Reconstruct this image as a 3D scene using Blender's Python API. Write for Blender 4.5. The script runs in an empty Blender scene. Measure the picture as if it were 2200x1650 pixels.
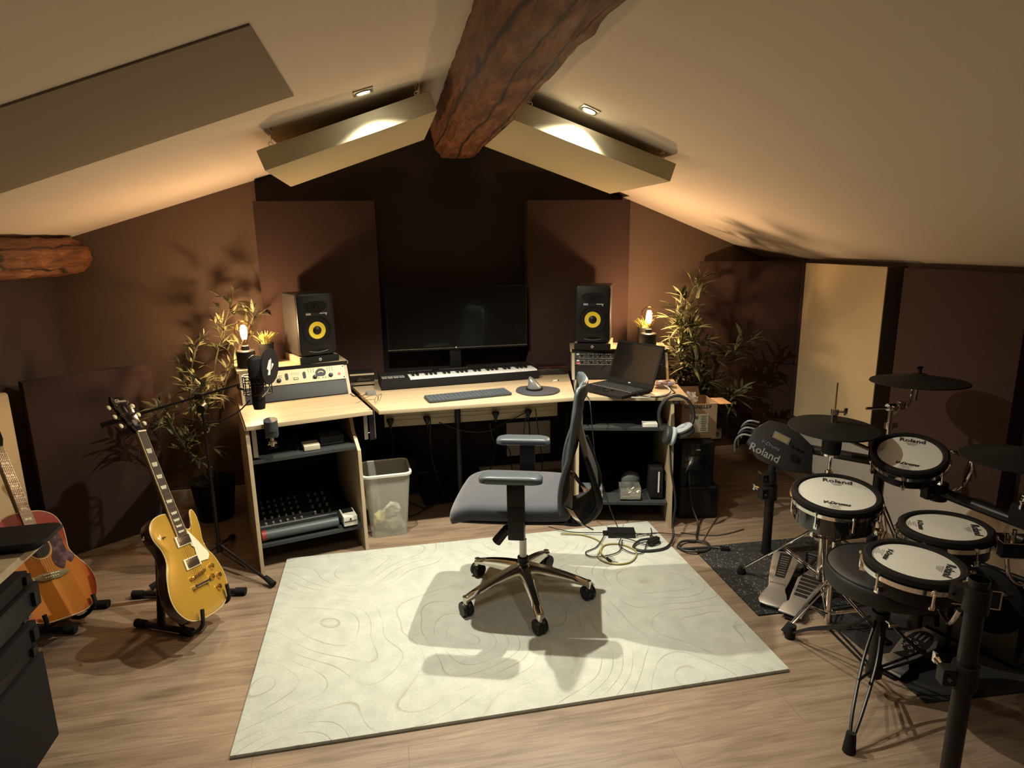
import bpy, bmesh, math, random
from mathutils import Vector, Matrix, noise
random.seed(7)
PI = math.pi
R = math.radians
SC = bpy.context.scene
COL = SC.collection

# ---------------------------------------------------------------- camera
def cam_setup():
    F, yaw, pitch, roll, H = 1390.0, .195, .22, -.015, 1.68
    f = Vector((math.sin(yaw)*math.cos(pitch), math.cos(yaw)*math.cos(pitch), -math.sin(pitch)))
    r0 = Vector((math.cos(yaw), -math.sin(yaw), 0)); u0 = r0.cross(f)
    r = r0*math.cos(roll)+u0*math.sin(roll); u = -r0*math.sin(roll)+u0*math.cos(roll)
    cd = bpy.data.cameras.new('camera'); co = bpy.data.objects.new('camera', cd); COL.objects.link(co)
    cd.sensor_fit = 'HORIZONTAL'; cd.sensor_width = 36; cd.lens = 36*F/2200; cd.clip_start = .02
    m = Matrix((r, u, -f)).transposed().to_4x4(); m.translation = (0, 0, H)
    co.matrix_world = m; SC.camera = co
cam_setup()
vs = SC.view_settings
vs.view_transform = 'Standard'; vs.look = 'None'; vs.gamma = 1; vs.use_curve_mapping = False; vs.exposure = 0.12
w = bpy.data.worlds.new('world'); SC.world = w; w.use_nodes = True
w.node_tree.nodes['Background'].inputs[0].default_value = (.25, .2, .15, 1)
w.node_tree.nodes['Background'].inputs[1].default_value = .02

SPOT_COL, BULB_COL = (1, .95, .79), (1, .66, .38)
def lamp(name, kind, loc, power, col, radius=.03, direction=None, cone=150, blend=.6):
    l = bpy.data.lights.new(name, kind); l.energy = power; l.color = col; l.shadow_soft_size = radius
    if kind == 'SPOT': l.spot_size = R(cone); l.spot_blend = blend
    o = bpy.data.objects.new(name, l); COL.objects.link(o); o.location = loc
    if direction is not None: o.rotation_euler = Vector(direction).to_track_quat('-Z', 'Y').to_euler()
    return o
NL = Vector((.3063, 0, -1)).normalized()     # into the room, left slope
NR = Vector((-.3876, 0, -1)).normalized()
def zl(x): return 2.431+.3063*(x-.464)
def zr(x): return 2.431-.3876*(x-.464)
SPOTS = [(-.03, 2.90, 'L'), (.955, 2.95, 'R'), (-.03, 1.25, 'L'), (.955, 1.25, 'R'), (-.03, -.6, 'L'), (.955, -.6, 'R')]  # the two later pairs are unseen, assumed and added as weak fill
SPOT_W = [200, 200, 26, 26, 12, 12]

# ---------------------------------------------------------------- materials
MC = {}
def mat(name, col, rough=.5, metal=0.0, var=0.0, bump=0.0, scale=40, trans=0.0, alpha=1.0, emit=None, estr=0, coat=0.0, spec=None, stretch=None, sheen=0.0, ior=None):
    if name in MC: return MC[name]
    m = bpy.data.materials.new(name); m.use_nodes = True; nt = m.node_tree
    b = nt.nodes['Principled BSDF']; b.inputs['Base Color'].default_value = (*col, 1)
    b.inputs['Roughness'].default_value = rough; b.inputs['Metallic'].default_value = metal
    b.inputs['Transmission Weight'].default_value = trans; b.inputs['Alpha'].default_value = alpha
    b.inputs['Coat Weight'].default_value = coat; b.inputs['Sheen Weight'].default_value = sheen
    if spec is not None: b.inputs['Specular IOR Level'].default_value = spec
    if ior: b.inputs['IOR'].default_value = ior
    if emit: b.inputs['Emission Color'].default_value = (*emit, 1); b.inputs['Emission Strength'].default_value = estr
    if var or bump:
        tc = nt.nodes.new('ShaderNodeTexCoord'); mp = nt.nodes.new('ShaderNodeMapping'); nt.links.new(tc.outputs['Object'], mp.inputs[0])
        if stretch: mp.inputs['Scale'].default_value = stretch
        n = nt.nodes.new('ShaderNodeTexNoise'); n.inputs['Scale'].default_value = scale; n.inputs['Detail'].default_value = 5
        nt.links.new(mp.outputs[0], n.inputs['Vector'])
        if var:
            cr = nt.nodes.new('ShaderNodeValToRGB'); cr.color_ramp.elements[0].position = .3; cr.color_ramp.elements[1].position = .7
            cr.color_ramp.elements[0].color = (*[c*(1-var) for c in col], 1); cr.color_ramp.elements[1].color = (*[min(1, c*(1+var)) for c in col], 1)
            nt.links.new(n.outputs[0], cr.inputs[0]); nt.links.new(cr.outputs[0], b.inputs['Base Color'])
        if bump:
            bp = nt.nodes.new('ShaderNodeBump'); bp.inputs['Strength'].default_value = bump; bp.inputs['Distance'].default_value = .003
            nt.links.new(n.outputs[0], bp.inputs['Height']); nt.links.new(bp.outputs[0], b.inputs['Normal'])
    MC[name] = m; return m
def N(nt, t, **kw):
    n = nt.nodes.new(t)
    for k, v in kw.items():
        if k in n.inputs: n.inputs[k].default_value = v
        else: setattr(n, k, v)
    return n
def ramp(nt, src, stops):
    cr = nt.nodes.new('ShaderNodeValToRGB'); e = cr.color_ramp.elements
    while len(e) < len(stops): e.new(.5)
    for i, (p, c) in enumerate(stops): e[i].position = p; e[i].color = (*c, 1)
    nt.links.new(src, cr.inputs[0]); return cr.outputs[0]
def mix(nt, f, a, b, mode='MIX'):
    m = nt.nodes.new('ShaderNodeMix'); m.data_type = 'RGBA'; m.blend_type = mode
    for s, v in ((m.inputs[0], f), (m.inputs[6], a), (m.inputs[7], b)):
        if isinstance(v, (float, int)): s.default_value = v
        elif isinstance(v, tuple): s.default_value = (*v, 1)
        else: nt.links.new(v, s)
    return m.outputs[2]
def mapped(nt, scale=(1, 1, 1), coord='Object', loc=(0, 0, 0)):
    tc = nt.nodes.new('ShaderNodeTexCoord'); mp = nt.nodes.new('ShaderNodeMapping')
    mp.inputs['Scale'].default_value = scale; mp.inputs['Location'].default_value = loc
    nt.links.new(tc.outputs[coord], mp.inputs[0]); return mp.outputs[0]
def bumpn(nt, h, bsdf, strength=.3, dist=.003):
    bp = nt.nodes.new('ShaderNodeBump'); bp.inputs['Strength'].default_value = strength; bp.inputs['Distance'].default_value = dist
    nt.links.new(h, bp.inputs['Height']); nt.links.new(bp.outputs[0], bsdf.inputs['Normal'])
def newmat(name, rough=.5):
    m = bpy.data.materials.new(name); m.use_nodes = True; nt = m.node_tree
    b = nt.nodes['Principled BSDF']; b.inputs['Roughness'].default_value = rough; MC[name] = m
    return m, nt, b
def tex(nt, t, vec, **kw):
    n = N(nt, t, **kw); nt.links.new(vec, n.inputs['Vector']); return n

def floor_mat():
    m, nt, b = newmat('oak laminate', .42)
    v = mapped(nt, (1, 1, 1))
    br = tex(nt, 'ShaderNodeTexBrick', v, Scale=1.0, **{'Brick Width': 1.38, 'Row Height': .192, 'Mortar Size': .0012, 'Mortar Smooth': .1, 'Bias': 0.0})
    br.offset = .37; br.inputs['Color1'].default_value = (.0, .0, .0, 1); br.inputs['Color2'].default_value = (1, 1, 1, 1); br.inputs['Mortar'].default_value = (.5, .5, .5, 1)
    g = tex(nt, 'ShaderNodeTexNoise', mapped(nt, (1.6, 14, 1)), Scale=1.6, Detail=7.0, Roughness=.6, Distortion=.7)
    g2 = tex(nt, 'ShaderNodeTexNoise', mapped(nt, (4, 90, 1)), Scale=2.0, Detail=4.0, Distortion=.3)
    add = N(nt, 'ShaderNodeVectorMath', operation='ADD'); vm = mapped(nt, (1.1, 5.2, 1))
    c1 = ramp(nt, g.outputs[0], [(.28, (.16, .108, .070)), (.5, (.27, .195, .132)), (.72, (.34, .255, .175))])
    c2 = ramp(nt, g2.outputs[0], [(.3, (.78, .76, .74)), (.62, (1, 1, 1))])
    c = mix(nt, 1.0, c1, c2, 'MULTIPLY')
    pl = ramp(nt, br.outputs[0], [(0, (.90, .88, .86)), (1, (1.0, 1.0, 1.0))])
    c = mix(nt, 1.0, c, pl, 'MULTIPLY')
    c = mix(nt, br.outputs[1], c, (.16, .11, .07))
    nt.links.new(c, b.inputs['Base Color']); bumpn(nt, g2.outputs[0], b, .08, .001)
    return m
def rug_mat():
    m, nt, b = newmat('cream carved pile', .95)
    b.inputs['Sheen Weight'].default_value = .2
    dn = tex(nt, 'ShaderNodeTexNoise', mapped(nt, (1, 1, 0)), Scale=1.15, Detail=1.2)
    w_ = N(nt, 'ShaderNodeMath', operation='MULTIPLY'); w_.inputs[1].default_value = 30.0; nt.links.new(dn.outputs[0], w_.inputs[0])
    fr_ = N(nt, 'ShaderNodeMath', operation='FRACT'); nt.links.new(w_.outputs[0], fr_.inputs[0])
    brk = tex(nt, 'ShaderNodeTexNoise', mapped(nt), Scale=5.0, Detail=2.0)
    line = ramp(nt, fr_.outputs[0], [(.0, (1, 1, 1)), (.035, (0, 0, 0)), (.93, (0, 0, 0)), (1.0, (1, 1, 1))])
    bm_ = ramp(nt, brk.outputs[0], [(.40, (.15, .15, .15)), (.6, (1, 1, 1))])
    lf = mix(nt, 1.0, line, bm_, 'MULTIPLY')
    tuft = tex(nt, 'ShaderNodeTexNoise', mapped(nt), Scale=260.0, Detail=2.0)
    blot = tex(nt, 'ShaderNodeTexNoise', mapped(nt), Scale=14.0, Detail=4.0)
    base = ramp(nt, blot.outputs[0], [(.3, (.43, .445, .38)), (.7, (.51, .525, .455))])
    tc = ramp(nt, tuft.outputs[0], [(.3, (.84, .84, .84)), (.65, (1, 1, 1))])
    base = mix(nt, 1.0, base, tc, 'MULTIPLY')
    c = mix(nt, lf, base, (.33, .32, .25))
    nt.links.new(c, b.inputs['Base Color'])
    inv = mix(nt, 1.0, (1, 1, 1), lf, 'SUBTRACT')
    h = mix(nt, .35, inv, tuft.outputs[0]); bumpn(nt, h, b, .5, .006)
    return m
def beam_mat():
    m, nt, b = newmat('rough hewn timber', .62)
    v = mapped(nt, (11, 1.6, 11))
    g = tex(nt, 'ShaderNodeTexNoise', v, Scale=2.2, Detail=9.0, Roughness=.72, Distortion=1.2)
    g2 = tex(nt, 'ShaderNodeTexNoise', mapped(nt, (1, .6, 1)), Scale=9.0, Detail=5.0)
    cr = tex(nt, 'ShaderNodeTexWave', mapped(nt, (3.0, .30, 2.0)), Scale=1.1, Distortion=9.0, Detail=4.0)
    cr.bands_direction = 'X'
    c = ramp(nt, g.outputs[0], [(.30, (.035, .012, .004)), (.44, (.14, .052, .018)), (.58, (.25, .105, .042)), (.74, (.42, .22, .11))])
    c2 = ramp(nt, g2.outputs[0], [(.35, (.75, .68, .62)), (.7, (1.15, 1.05, .95))])
    c = mix(nt, 1.0, c, c2, 'MULTIPLY')
    ck = ramp(nt, cr.outputs[0], [(.0, (1, 1, 1)), (.05, (0, 0, 0))])
    c = mix(nt, ck, c, (.012, .005, .003))
    nt.links.new(c, b.inputs['Base Color'])
    h = mix(nt, .5, g.outputs[0], g2.outputs[0]); bumpn(nt, h, b, 1.0, .02)
    return m
def wood_mat(name, c0, c1, stretch=(1, 12, 12), rough=.45):
    m, nt, b = newmat(name, rough)
    g = tex(nt, 'ShaderNodeTexNoise', mapped(nt, stretch), Scale=2.5, Detail=6.0, Distortion=.5)
    nt.links.new(ramp(nt, g.outputs[0], [(.3, c0), (.7, c1)]), b.inputs['Base Color'])
    return m
def mat_speck():
    m, nt, b = newmat('speckled rubber', .9)
    vo = tex(nt, 'ShaderNodeTexVoronoi', mapped(nt), Scale=150.0)
    no = tex(nt, 'ShaderNodeTexNoise', mapped(nt), Scale=45.0)
    f = ramp(nt, vo.outputs['Distance'], [(.20, (1, 1, 1)), (.30, (0, 0, 0))])
    f2 = ramp(nt, no.outputs[0], [(.50, (0, 0, 0)), (.58, (1, 1, 1))])
    nt.links.new(mix(nt, mix(nt, 1.0, f, f2, 'MULTIPLY'), (.012, .012, .012), (.42, .40, .34)), b.inputs['Base Color'])
    bumpn(nt, no.outputs[0], b, .3); return m
FLOOR, RUG, BEAM = floor_mat(), rug_mat(), beam_mat()
OAK = wood_mat('pale beech laminate', (.36, .275, .165), (.45, .355, .225))
OAKV = wood_mat('pale beech laminate panel', (.37, .29, .175), (.47, .375, .235), (12, 12, 1))
PLASTER = mat('warm white plaster', (.76, .665, .56), .9, bump=.15, scale=60)
WALLM = mat('taupe wall paint', (.108, .070, .050), .92, bump=.2, scale=80)
WALLW = mat('off white wall paint', (.50, .45, .38), .9, bump=.15, scale=60)
FAB_BLK = mat('black brown fabric', (.016, .010, .009), .97, var=.1, bump=.4, scale=300)
FAB_BRN = mat('dark plum fabric', (.038, .0175, .0135), .97, var=.08, bump=.4, scale=300)
FAB_TAUPE = mat('taupe fabric', (.07, .045, .033), .97, var=.08, bump=.4, scale=300)
FAB_BEIGE = mat('beige fabric', (.50, .40, .24), .95, var=.06, bump=.4, scale=260)
FAB_CREAM = mat('cream fabric', (.50, .44, .28), .95, var=.04, bump=.3, scale=260)
GREIGE = mat('greige matt', (.25, .205, .15), .95)
BLK = mat('black plastic', (.009, .0085, .008), .42, spec=.3, bump=.06, scale=200)
BLKM = mat('matt black plastic', (.010, .009, .009), .75, spec=.2)
BLKG = mat('gloss black', (.008, .008, .008), .12, coat=.5)
RUB = mat('black rubber', (.011, .010, .009), .85, spec=.2, bump=.2, scale=150)
TUBE = mat('black powder coat', (.009, .008, .008), .38, spec=.35)
CHROME = mat('chrome', (.80, .76, .70), .10, 1.0)
STEEL = mat('brushed steel', (.42, .38, .33), .32, 1.0)
ALU = mat('polished aluminium', (.70, .66, .58), .18, 1.0)
GOLD = mat('gold hardware', (.80, .55, .22), .25, 1.0)
GREY = mat('dark grey plastic', (.034, .036, .036), .5, spec=.3)
GREYL = mat('mid grey plastic', (.16, .17, .17), .45)
WHITE = mat('white plastic', (.66, .64, .58), .45)
HEADM = mat('white mesh head', (.62, .60, .52), .75, bump=.3, scale=400)
INK = mat('black ink', (.03, .03, .03), .6)
INKW = mat('white print', (.62, .60, .55), .6)
YEL = mat('yellow aramid cone', (.80, .60, .03), .6, bump=.2, scale=300)
CREAM = mat('cream enamel', (.66, .60, .36), .45)
SEATF = mat('charcoal seat fabric', (.038, .040, .050), .95, var=.12, bump=.5, scale=350, sheen=.3)
LEATH = mat('slate grey leatherette', (.055, .068, .075), .38)
LEAF = mat('bamboo leaf', (.105, .108, .045), .55, var=.35, scale=12)
STEMM = mat('bamboo stem', (.06, .055, .025), .6)
GRASS = mat('yellow green grass', (.30, .26, .06), .55, var=.3, scale=30)
CARD = mat('brown cardboard', (.34, .23, .13), .9, var=.08, scale=30)

# ---------------------------------------------------------------- mesh helpers
def fr(o, x, z):
    x = Vector(x).normalized(); z = Vector(z); z = (z-x*z.dot(x)).normalized(); y = z.cross(x)
    m = Matrix((x, y, z)).transposed().to_4x4(); m.translation = Vector(o); return m
def T(*v): return Matrix.Translation(Vector(v))
def RZ(a): return Matrix.Rotation(a, 4, 'Z')
def RX(a): return Matrix.Rotation(a, 4, 'X')
def RY(a): return Matrix.Rotation(a, 4, 'Y')
def crom(pts, n=8, closed=False):
    P = [Vector(p) for p in pts]; out = []; L = len(P)
    for i in range(L if closed else L-1):
        if closed: a, b, c, d = P[(i-1) % L], P[i], P[(i+1) % L], P[(i+2) % L]
        else: a, b, c, d = P[max(i-1, 0)], P[i], P[i+1], P[min(i+2, L-1)]
        for k in range(n):
            t = k/n
            out.append(.5*((2*b)+(c-a)*t+(2*a-5*b+4*c-d)*t*t+(3*b-a-3*c+d)*t**3))
    if not closed: out.append(P[-1])
    return out
class B:
    def __init__(s, M=None): s.bm = bmesh.new(); s.M = M or Matrix(); s.mats = []; s.mi = 0
    def use(s, m):
        if m not in s.mats: s.mats.append(m)
        s.mi = s.mats.index(m); return s
    def _fin(s, verts, M=None):
        MM = s.M @ M if M is not None else s.M
        fs = set()
        for v in verts:
            v.co = MM @ v.co
            fs.update(v.link_faces)
        for f in fs: f.material_index = s.mi
    def box(s, c, d, M=None, bev=0, seg=2):
        old = set(s.bm.verts); r = bmesh.ops.create_cube(s.bm, size=1); vs_ = r['verts']
        for v in vs_: v.co = Vector((v.co.x*d[0]+c[0], v.co.y*d[1]+c[1], v.co.z*d[2]+c[2]))
        if bev:
            es = list({e for v in vs_ for e in v.link_edges})
            bmesh.ops.bevel(s.bm, geom=es, offset=min(bev, min(d)*.49), segments=seg, profile=.7, affect='EDGES')
            vs_ = [v for v in s.bm.verts if v not in old]
        s._fin(vs_, M); return s
    def rings(s, rings, cap=(True, True), closed=False, M=None):
        V = [[s.bm.verts.new(Vector(p)) for p in ring] for ring in rings]
        n = len(V[0]); K = len(V)
        for i in range(K if closed else K-1):
            a, b = V[i], V[(i+1) % K]
            for j in range(n):
                try: s.bm.faces.new((a[j], a[(j+1) % n], b[(j+1) % n], b[j]))
                except ValueError: pass
        if not closed:
            if cap[0]: s.bm.faces.new(list(reversed(V[0])))
            if cap[1]: s.bm.faces.new(V[-1])
        vs_ = [v for r in V for v in r]
        s._fin(vs_, M); return s
    def cyl(s, p1, p2, r1, r2=None, seg=16, M=None, cap=True):
        p1, p2 = Vector(p1), Vector(p2); r2 = r1 if r2 is None else r2
        d = (p2-p1).normalized(); a = d.orthogonal().normalized(); b = d.cross(a)
        rg = [[p+(a*math.cos(2*PI*k/seg)+b*math.sin(2*PI*k/seg))*r for k in range(seg)] for p, r in ((p1, r1), (p2, r2))]
        return s.rings(rg, (cap, cap), M=M)
    def tube(s, pts, r, seg=8, n=0, M=None, closed=False, cap=True):
        P = [Vector(p) for p in pts]
        if n: P = crom(P, n, closed)
        L = len(P); rg = []; prev = None
        for i, p in enumerate(P):
            if closed: t = P[(i+1) % L]-P[(i-1) % L]
            else: t = P[min(i+1, L-1)]-P[max(i-1, 0)]
            if t.length < 1e-9: t = Vector((0, 0, 1))
            t.normalize()
            if prev is None: a = t.orthogonal().normalized()
            else:
                a = prev-t*prev.dot(t)
                a = a.normalized() if a.length > 1e-6 else t.orthogonal().normalized()
            prev = a; b = t.cross(a); rr = r[i*(len(r)-1)//max(L-1, 1)] if isinstance(r, (list, tuple)) else r
            rg.append([p+(a*math.cos(2*PI*k/seg)+b*math.sin(2*PI*k/seg))*rr for k in range(seg)])
        return s.rings(rg, (cap, cap), closed=closed, M=M)
    def lathe(s, prof, seg=32, M=None, cap=(True, True)):
        rg = [[(max(r, 1e-5)*math.cos(2*PI*k/seg), max(r, 1e-5)*math.sin(2*PI*k/seg), z) for k in range(seg)] for r, z in prof]
        return s.rings(rg, cap, M=M)
    def prism(s, pts, z0, z1, M=None, bev=0, inset=0):
        P = [Vector((p[0], p[1], 0)) for p in pts]
        ar = sum(P[i].x*P[(i+1) % len(P)].y-P[(i+1) % len(P)].x*P[i].y for i in range(len(P)))
        if ar < 0: P.reverse()
        if bev:
            c = sum(P, Vector())/len(P)
            def off(d):
                out = []
                L = len(P)
                for i in range(L):
                    t = (P[(i+1) % L]-P[i-1]); nrm = Vector((t.y, -t.x, 0))
                    out.append(P[i]-(nrm.normalized()*d if nrm.length > 0 else nrm))
                return out
            a = off(bev); k = off(bev*.3)
            rg = [[(p.x, p.y, z0) for p in a], [(p.x, p.y, z0+bev*.3) for p in k], [(p.x, p.y, z0+bev) for p in P], [(p.x, p.y, z1-bev) for p in P], [(p.x, p.y, z1-bev*.3) for p in k], [(p.x, p.y, z1) for p in a]]
        else: rg = [[(p.x, p.y, z0) for p in P], [(p.x, p.y, z1) for p in P]]
        return s.rings(rg, M=M)
    def quad(s, pts, M=None):
        V = [s.bm.verts.new(Vector(p)) for p in pts]; s.bm.faces.new(V); s._fin(V, M); return s
    def sph(s, c, r, sc=(1, 1, 1), seg=16, M=None):
        m = 8; rg = []
        for i in range(m+1):
            a = -PI/2+PI*i/m
            rr = max(r*math.cos(a), 1e-5)
            rg.append([(c[0]+rr*math.cos(2*PI*k/seg)*sc[0], c[1]+rr*math.sin(2*PI*k/seg)*sc[1], c[2]+r*math.sin(a)*sc[2]) for k in range(seg)])
        return s.rings(rg, M=M)
    def torus(s, R1, r, seg=40, s2=8, M=None, z=0):
        return s.rings([[((R1+r*math.cos(2*PI*j/s2))*math.cos(2*PI*i/seg), (R1+r*math.cos(2*PI*j/s2))*math.sin(2*PI*i/seg), z+r*math.sin(2*PI*j/s2)) for j in range(s2)] for i in range(seg)], closed=True, M=M)
    def build(s, name, m=None, parent=None, world=False, label=None, ang=35):
        if world and parent is not None:
            inv = parent.matrix_world.inverted() if parent.parent is None else (parent.parent.matrix_world @ parent.matrix_basis).inverted()
            bmesh.ops.transform(s.bm, matrix=inv, verts=s.bm.verts)
        bmesh.ops.recalc_face_normals(s.bm, faces=s.bm.faces)
        me = bpy.data.meshes.new(name); s.bm.to_mesh(me); s.bm.free()
        for mm in (s.mats or [m]): me.materials.append(mm)
        me.polygons.foreach_set('use_smooth', [True]*len(me.polygons)); me.set_sharp_from_angle(angle=R(ang))
        o = bpy.data.objects.new(name, me); COL.objects.link(o)
        if parent is not None: o.parent = parent
        if label: o['label'] = label
        return o
def tag(o, label, cat, group=None, kind=None):
    o['label'] = label; o['category'] = cat
    if group: o['group'] = group
    if kind: o['kind'] = kind
    return o
def thing(name, label, cat, loc=(0, 0, 0), rz=0, group=None, M=None):
    o = bpy.data.objects.new(name, None); COL.objects.link(o); o.empty_display_size = .05
    mw = M if M is not None else T(*loc) @ RZ(rz)
    o.matrix_basis = mw; o.matrix_world = mw
    return tag(o, label, cat, group)
def struct(o): o['kind'] = 'structure'; return o
FONT_CACHE = {}
def text(name, body, size, M, m, parent=None, world=False, shear=0, align='CENTER', bold=0, label=None):
    cu = bpy.data.curves.new('lettering', 'FONT'); cu.body = body; cu.size = size; cu.align_x = align; cu.align_y = 'CENTER'
    cu.extrude = .0004; cu.shear = shear; cu.offset = bold; cu.resolution_u = 2
    to = bpy.data.objects.new('tmp', cu); COL.objects.link(to)
    dg = bpy.context.evaluated_depsgraph_get(); me = bpy.data.meshes.new_from_object(to.evaluated_get(dg))
    bpy.data.objects.remove(to)
    if world and parent is not None:
        inv = parent.matrix_world.inverted() if parent.parent is None else (parent.parent.matrix_world @ parent.matrix_basis).inverted()
        M = inv @ M
    me.transform(M); me.materials.clear(); me.materials.append(m)
    o = bpy.data.objects.new(name, me); COL.objects.link(o)
    if parent is not None: o.parent = parent
    if label: o['label'] = label
    return o
def copy_tree(o, parent=None, kids=None):
    c = o.copy(); COL.objects.link(c)
    if parent is not None: c.parent = parent
    for ch in list(o.children): copy_tree(ch, c)
    return c

# ================================================================= ROOM
XL, XR, YF, YB, XM = -1.95, 2.80, -2.4, 4.45, .464
struct(B().box(((XL+XR)/2, (YF+YB)/2, -.05), (XR-XL+.4, YB-YF+.4, .1)).build('floor', FLOOR))
for nm, x0, x1, zf in (('ceiling', XL-.1, XM, zl), ('ceiling', XM, XR+.1, zr)):
    b = B(); P = [(x0, zf(x0)), (x1, zf(x1)), (x1, zf(x1)+.1), (x0, zf(x0)+.1)]
    b.rings([[(x, y, z) for x, z in P] for y in (YF-.1, YB+.1)]); struct(b.build(nm, PLASTER))
def gable(y0, y1, nm, m):
    P = [(XL-.1, -.0), (XR+.1, 0), (XR+.1, zr(XR+.1)), (XM, zr(XM)), (XL-.1, zl(XL-.1))]
    struct(B().rings([[(x, y, z) for x, z in P] for y in (y0, y1)]).build(nm, m))
gable(YB, YB+.1, 'wall_back', WALLM); gable(YF-.1, YF, 'wall_front', WALLM)
struct(B().box((XL-.05, (YF+YB)/2, zl(XL)/2), (.1, YB-YF, zl(XL))).build('wall_left', mat('dark brown wall paint', (.040, .025, .019), .95)))  # darker base colour than the other walls
struct(B().box((XR+.05, (YF+YB)/2, zr(XR)/2), (.1, YB-YF, zr(XR))).build('wall_right', WALLM))
struct(B().box((XR-.006, (YF+YB)/2, .215), (.012, YB-YF-.02, .43), bev=.002).build('trim_1', WALLW))
struct(B().box(((XL+XR)/2, YB-.007, .035), (XR-XL, .014, .07), bev=.004).build('baseboard_back', WALLW))
struct(B().box((XR-.019, (YF+YB)/2, .035), (.014, YB-YF-.03, .07), bev=.004).build('baseboard_right', WALLW))
struct(B().box((XL+.007, (YF+YB)/2, .035), (.014, YB-YF-.03, .07), bev=.004).build('baseboard_left', WALLW))

# flat rectangle, darker than the plaster, flush in the left slope
sk = thing('ceiling_rectangle', 'flat greige rectangle set flush in the left ceiling slope', 'ceiling patch', (-1.2, 2.2, zl(-1.2)))
def slope_quad(pts, zf, off0, off1, nrm):
    return [[Vector((x, y, zf(x)))+nrm*o for x, y in pts] for o in (off0, off1)]
B().rings(slope_quad([(-.28, 1.82), (-.275, 2.627), (-1.70, 2.83), (-1.70, 2.01)], zl, .001, .006, NL)).build('flat_sheet', GREIGE, sk, world=True)

SEC_RIDGE = [(-.158, .20), (-.172, .02), (-.145, -.09), (-.105, -.150), (.085, -.158), (.150, -.075), (.174, .03), (.160, .20)]
SEC_LOG = [(.125*math.cos(a), .110*math.sin(a)) for a in [PI/2+k*PI/5 for k in range(10)]]
def hewn(name, label, path, sec, seed=0, rough=.013, closed_end=.80):
    b = B(); rg = []; n = 110; P = crom(path, 24); P = [P[int(i*(len(P)-1)/n)] for i in range(n+1)]
    fine = []
    L = len(sec)
    for i in range(L):
        a, c = sec[i], sec[(i+1) % L]
        for k in range(4): t_ = k/4; fine.append((a[0]*(1-t_)+c[0]*t_, a[1]*(1-t_)+c[1]*t_))
    for i, p in enumerate(P):
        e = closed_end if i == n else (.93 if i == n-1 else 1.0); ring = []
        for x, z in fine:
            r_ = math.hypot(x, z) or 1; v = Vector((x*5+seed, p.y*1.1, z*5)); v2 = Vector((x*40, p.y*9+seed, z*40))
            d = .009*noise.noise(v)+rough*noise.noise(v2)
            ring.append((p.x+x*e+d*x/r_, p.y, p.z+z*e+d*z/r_))
        rg.append(ring)
    b.rings(rg)
    o = b.build(name, BEAM, ang=18); tag(o, label, 'beam'); return o
hewn('ridge_beam', 'thick rough-hewn brown timber beam along the ridge of the ceiling', [(.43, -2.3, 2.36), (.46, 0, 2.36), (.485, 1.5, 2.36), (.51, 3, 2.355), (.525, 4.40, 2.345)], SEC_RIDGE)
hewn('purlin_beam', 'rough brown timber purlin under the low left edge of the ceiling', [(-1.84, -1, 1.64), (-1.84, 1, 1.635), (-1.83, 3, 1.625), (-1.80, 4.40, 1.625)], SEC_LOG, seed=5)

# ceiling downlights
def downlight(x, y, side, i):
    zf, nr = (zl, NL) if side == 'L' else (zr, NR)
    M = fr((x, y, zf(x)), (0, 1, 0), nr)
    lab = {0: 'square steel recessed spotlight in the left slope above the left cloud panel', 1: 'square steel recessed spotlight in the right slope beside the right cloud panel'}.get(i)
    if lab is None: lab = 'unseen square steel spotlight assumed as weak fill in the %s slope out of the picture' % ('left' if side == 'L' else 'right')
    t = thing('ceiling_spotlight', lab, 'ceiling light', M=M, group='recessed ceiling spotlights')
    b = B(); b.box((0, 0, .003), (.085, .085, .006), bev=.002); b.torus(.031, .005, M=T(0, 0, .006)); b.build('bezel', STEEL, t)
    B().lathe([(.028, .004), (.028, .0075), (.020, .0085), (.0, .009)], 24).build('lens', mat('lamp lens', (1, .95, .85), .3, emit=(1, .93, .80), estr=60), t)
    l = lamp('spot_light', 'SPOT', (0, 0, .022), SPOT_W[i], SPOT_COL, .016, cone=124, blend=1.0)
    l.parent = t; l.rotation_euler = (PI, 0, 0)
for i, (x, y, s_) in enumerate(SPOTS): downlight(x, y, s_, i)

# acoustic cloud panels hung under the slopes
def cloud(side, lab):
    if side == 'L': A, Bq, nr, zf = Vector((-.46, 0, 1.980)), Vector((.285, 0, 2.237)), NL, zl
    else: A, Bq, nr, zf = Vector((.628, 0, 2.205)), Vector((1.395, 0, 1.940)), NR, zr
    up = Vector((-(Bq-A).z, 0, (Bq-A).x)).normalized(); th = .088
    t = thing('cloud_panel', lab, 'acoustic panel', ((A.x+Bq.x)/2, 3.5, (A.z+Bq.z)/2), group='ceiling cloud panels')
    b = B(); L = (Bq-A).length; M = fr(A+Vector((0, 3.05, 0)), (Bq-A), up)
    b.box((L/2, .42, th/2), (L, .85, th), M=M, bev=.006); b.build('panel', FAB_CREAM, t, world=True)
    for u in (.06, L-.06):
        for v in (.03, .80):
            p = M @ Vector((u, v, th)); top = Vector((p.x, p.y, zf(p.x)))
            top = Vector((p.x, p.y, zf(p.x)-.001))
            b = B(); b.torus(.009, .0022, 16, 6, M=T(p.x, p.y, p.z+.012) @ RX(PI/2)); b.torus(.009, .0022, 16, 6, M=T(top.x, top.y, top.z-.014) @ RZ(.8) @ RX(PI/2))
            b.tube([(p.x, p.y, p.z+.018), (p.x+.004, p.y, (p.z+top.z)/2), (top.x, top.y, top.z-.02)], .002, 6, 4)
            b.cyl((p.x, p.y, p.z), (p.x, p.y, p.z+.005), .003); b.cyl(top, top-Vector((0, 0, .006)), .010)
            b.build('hook', CHROME, t, world=True)
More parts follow.
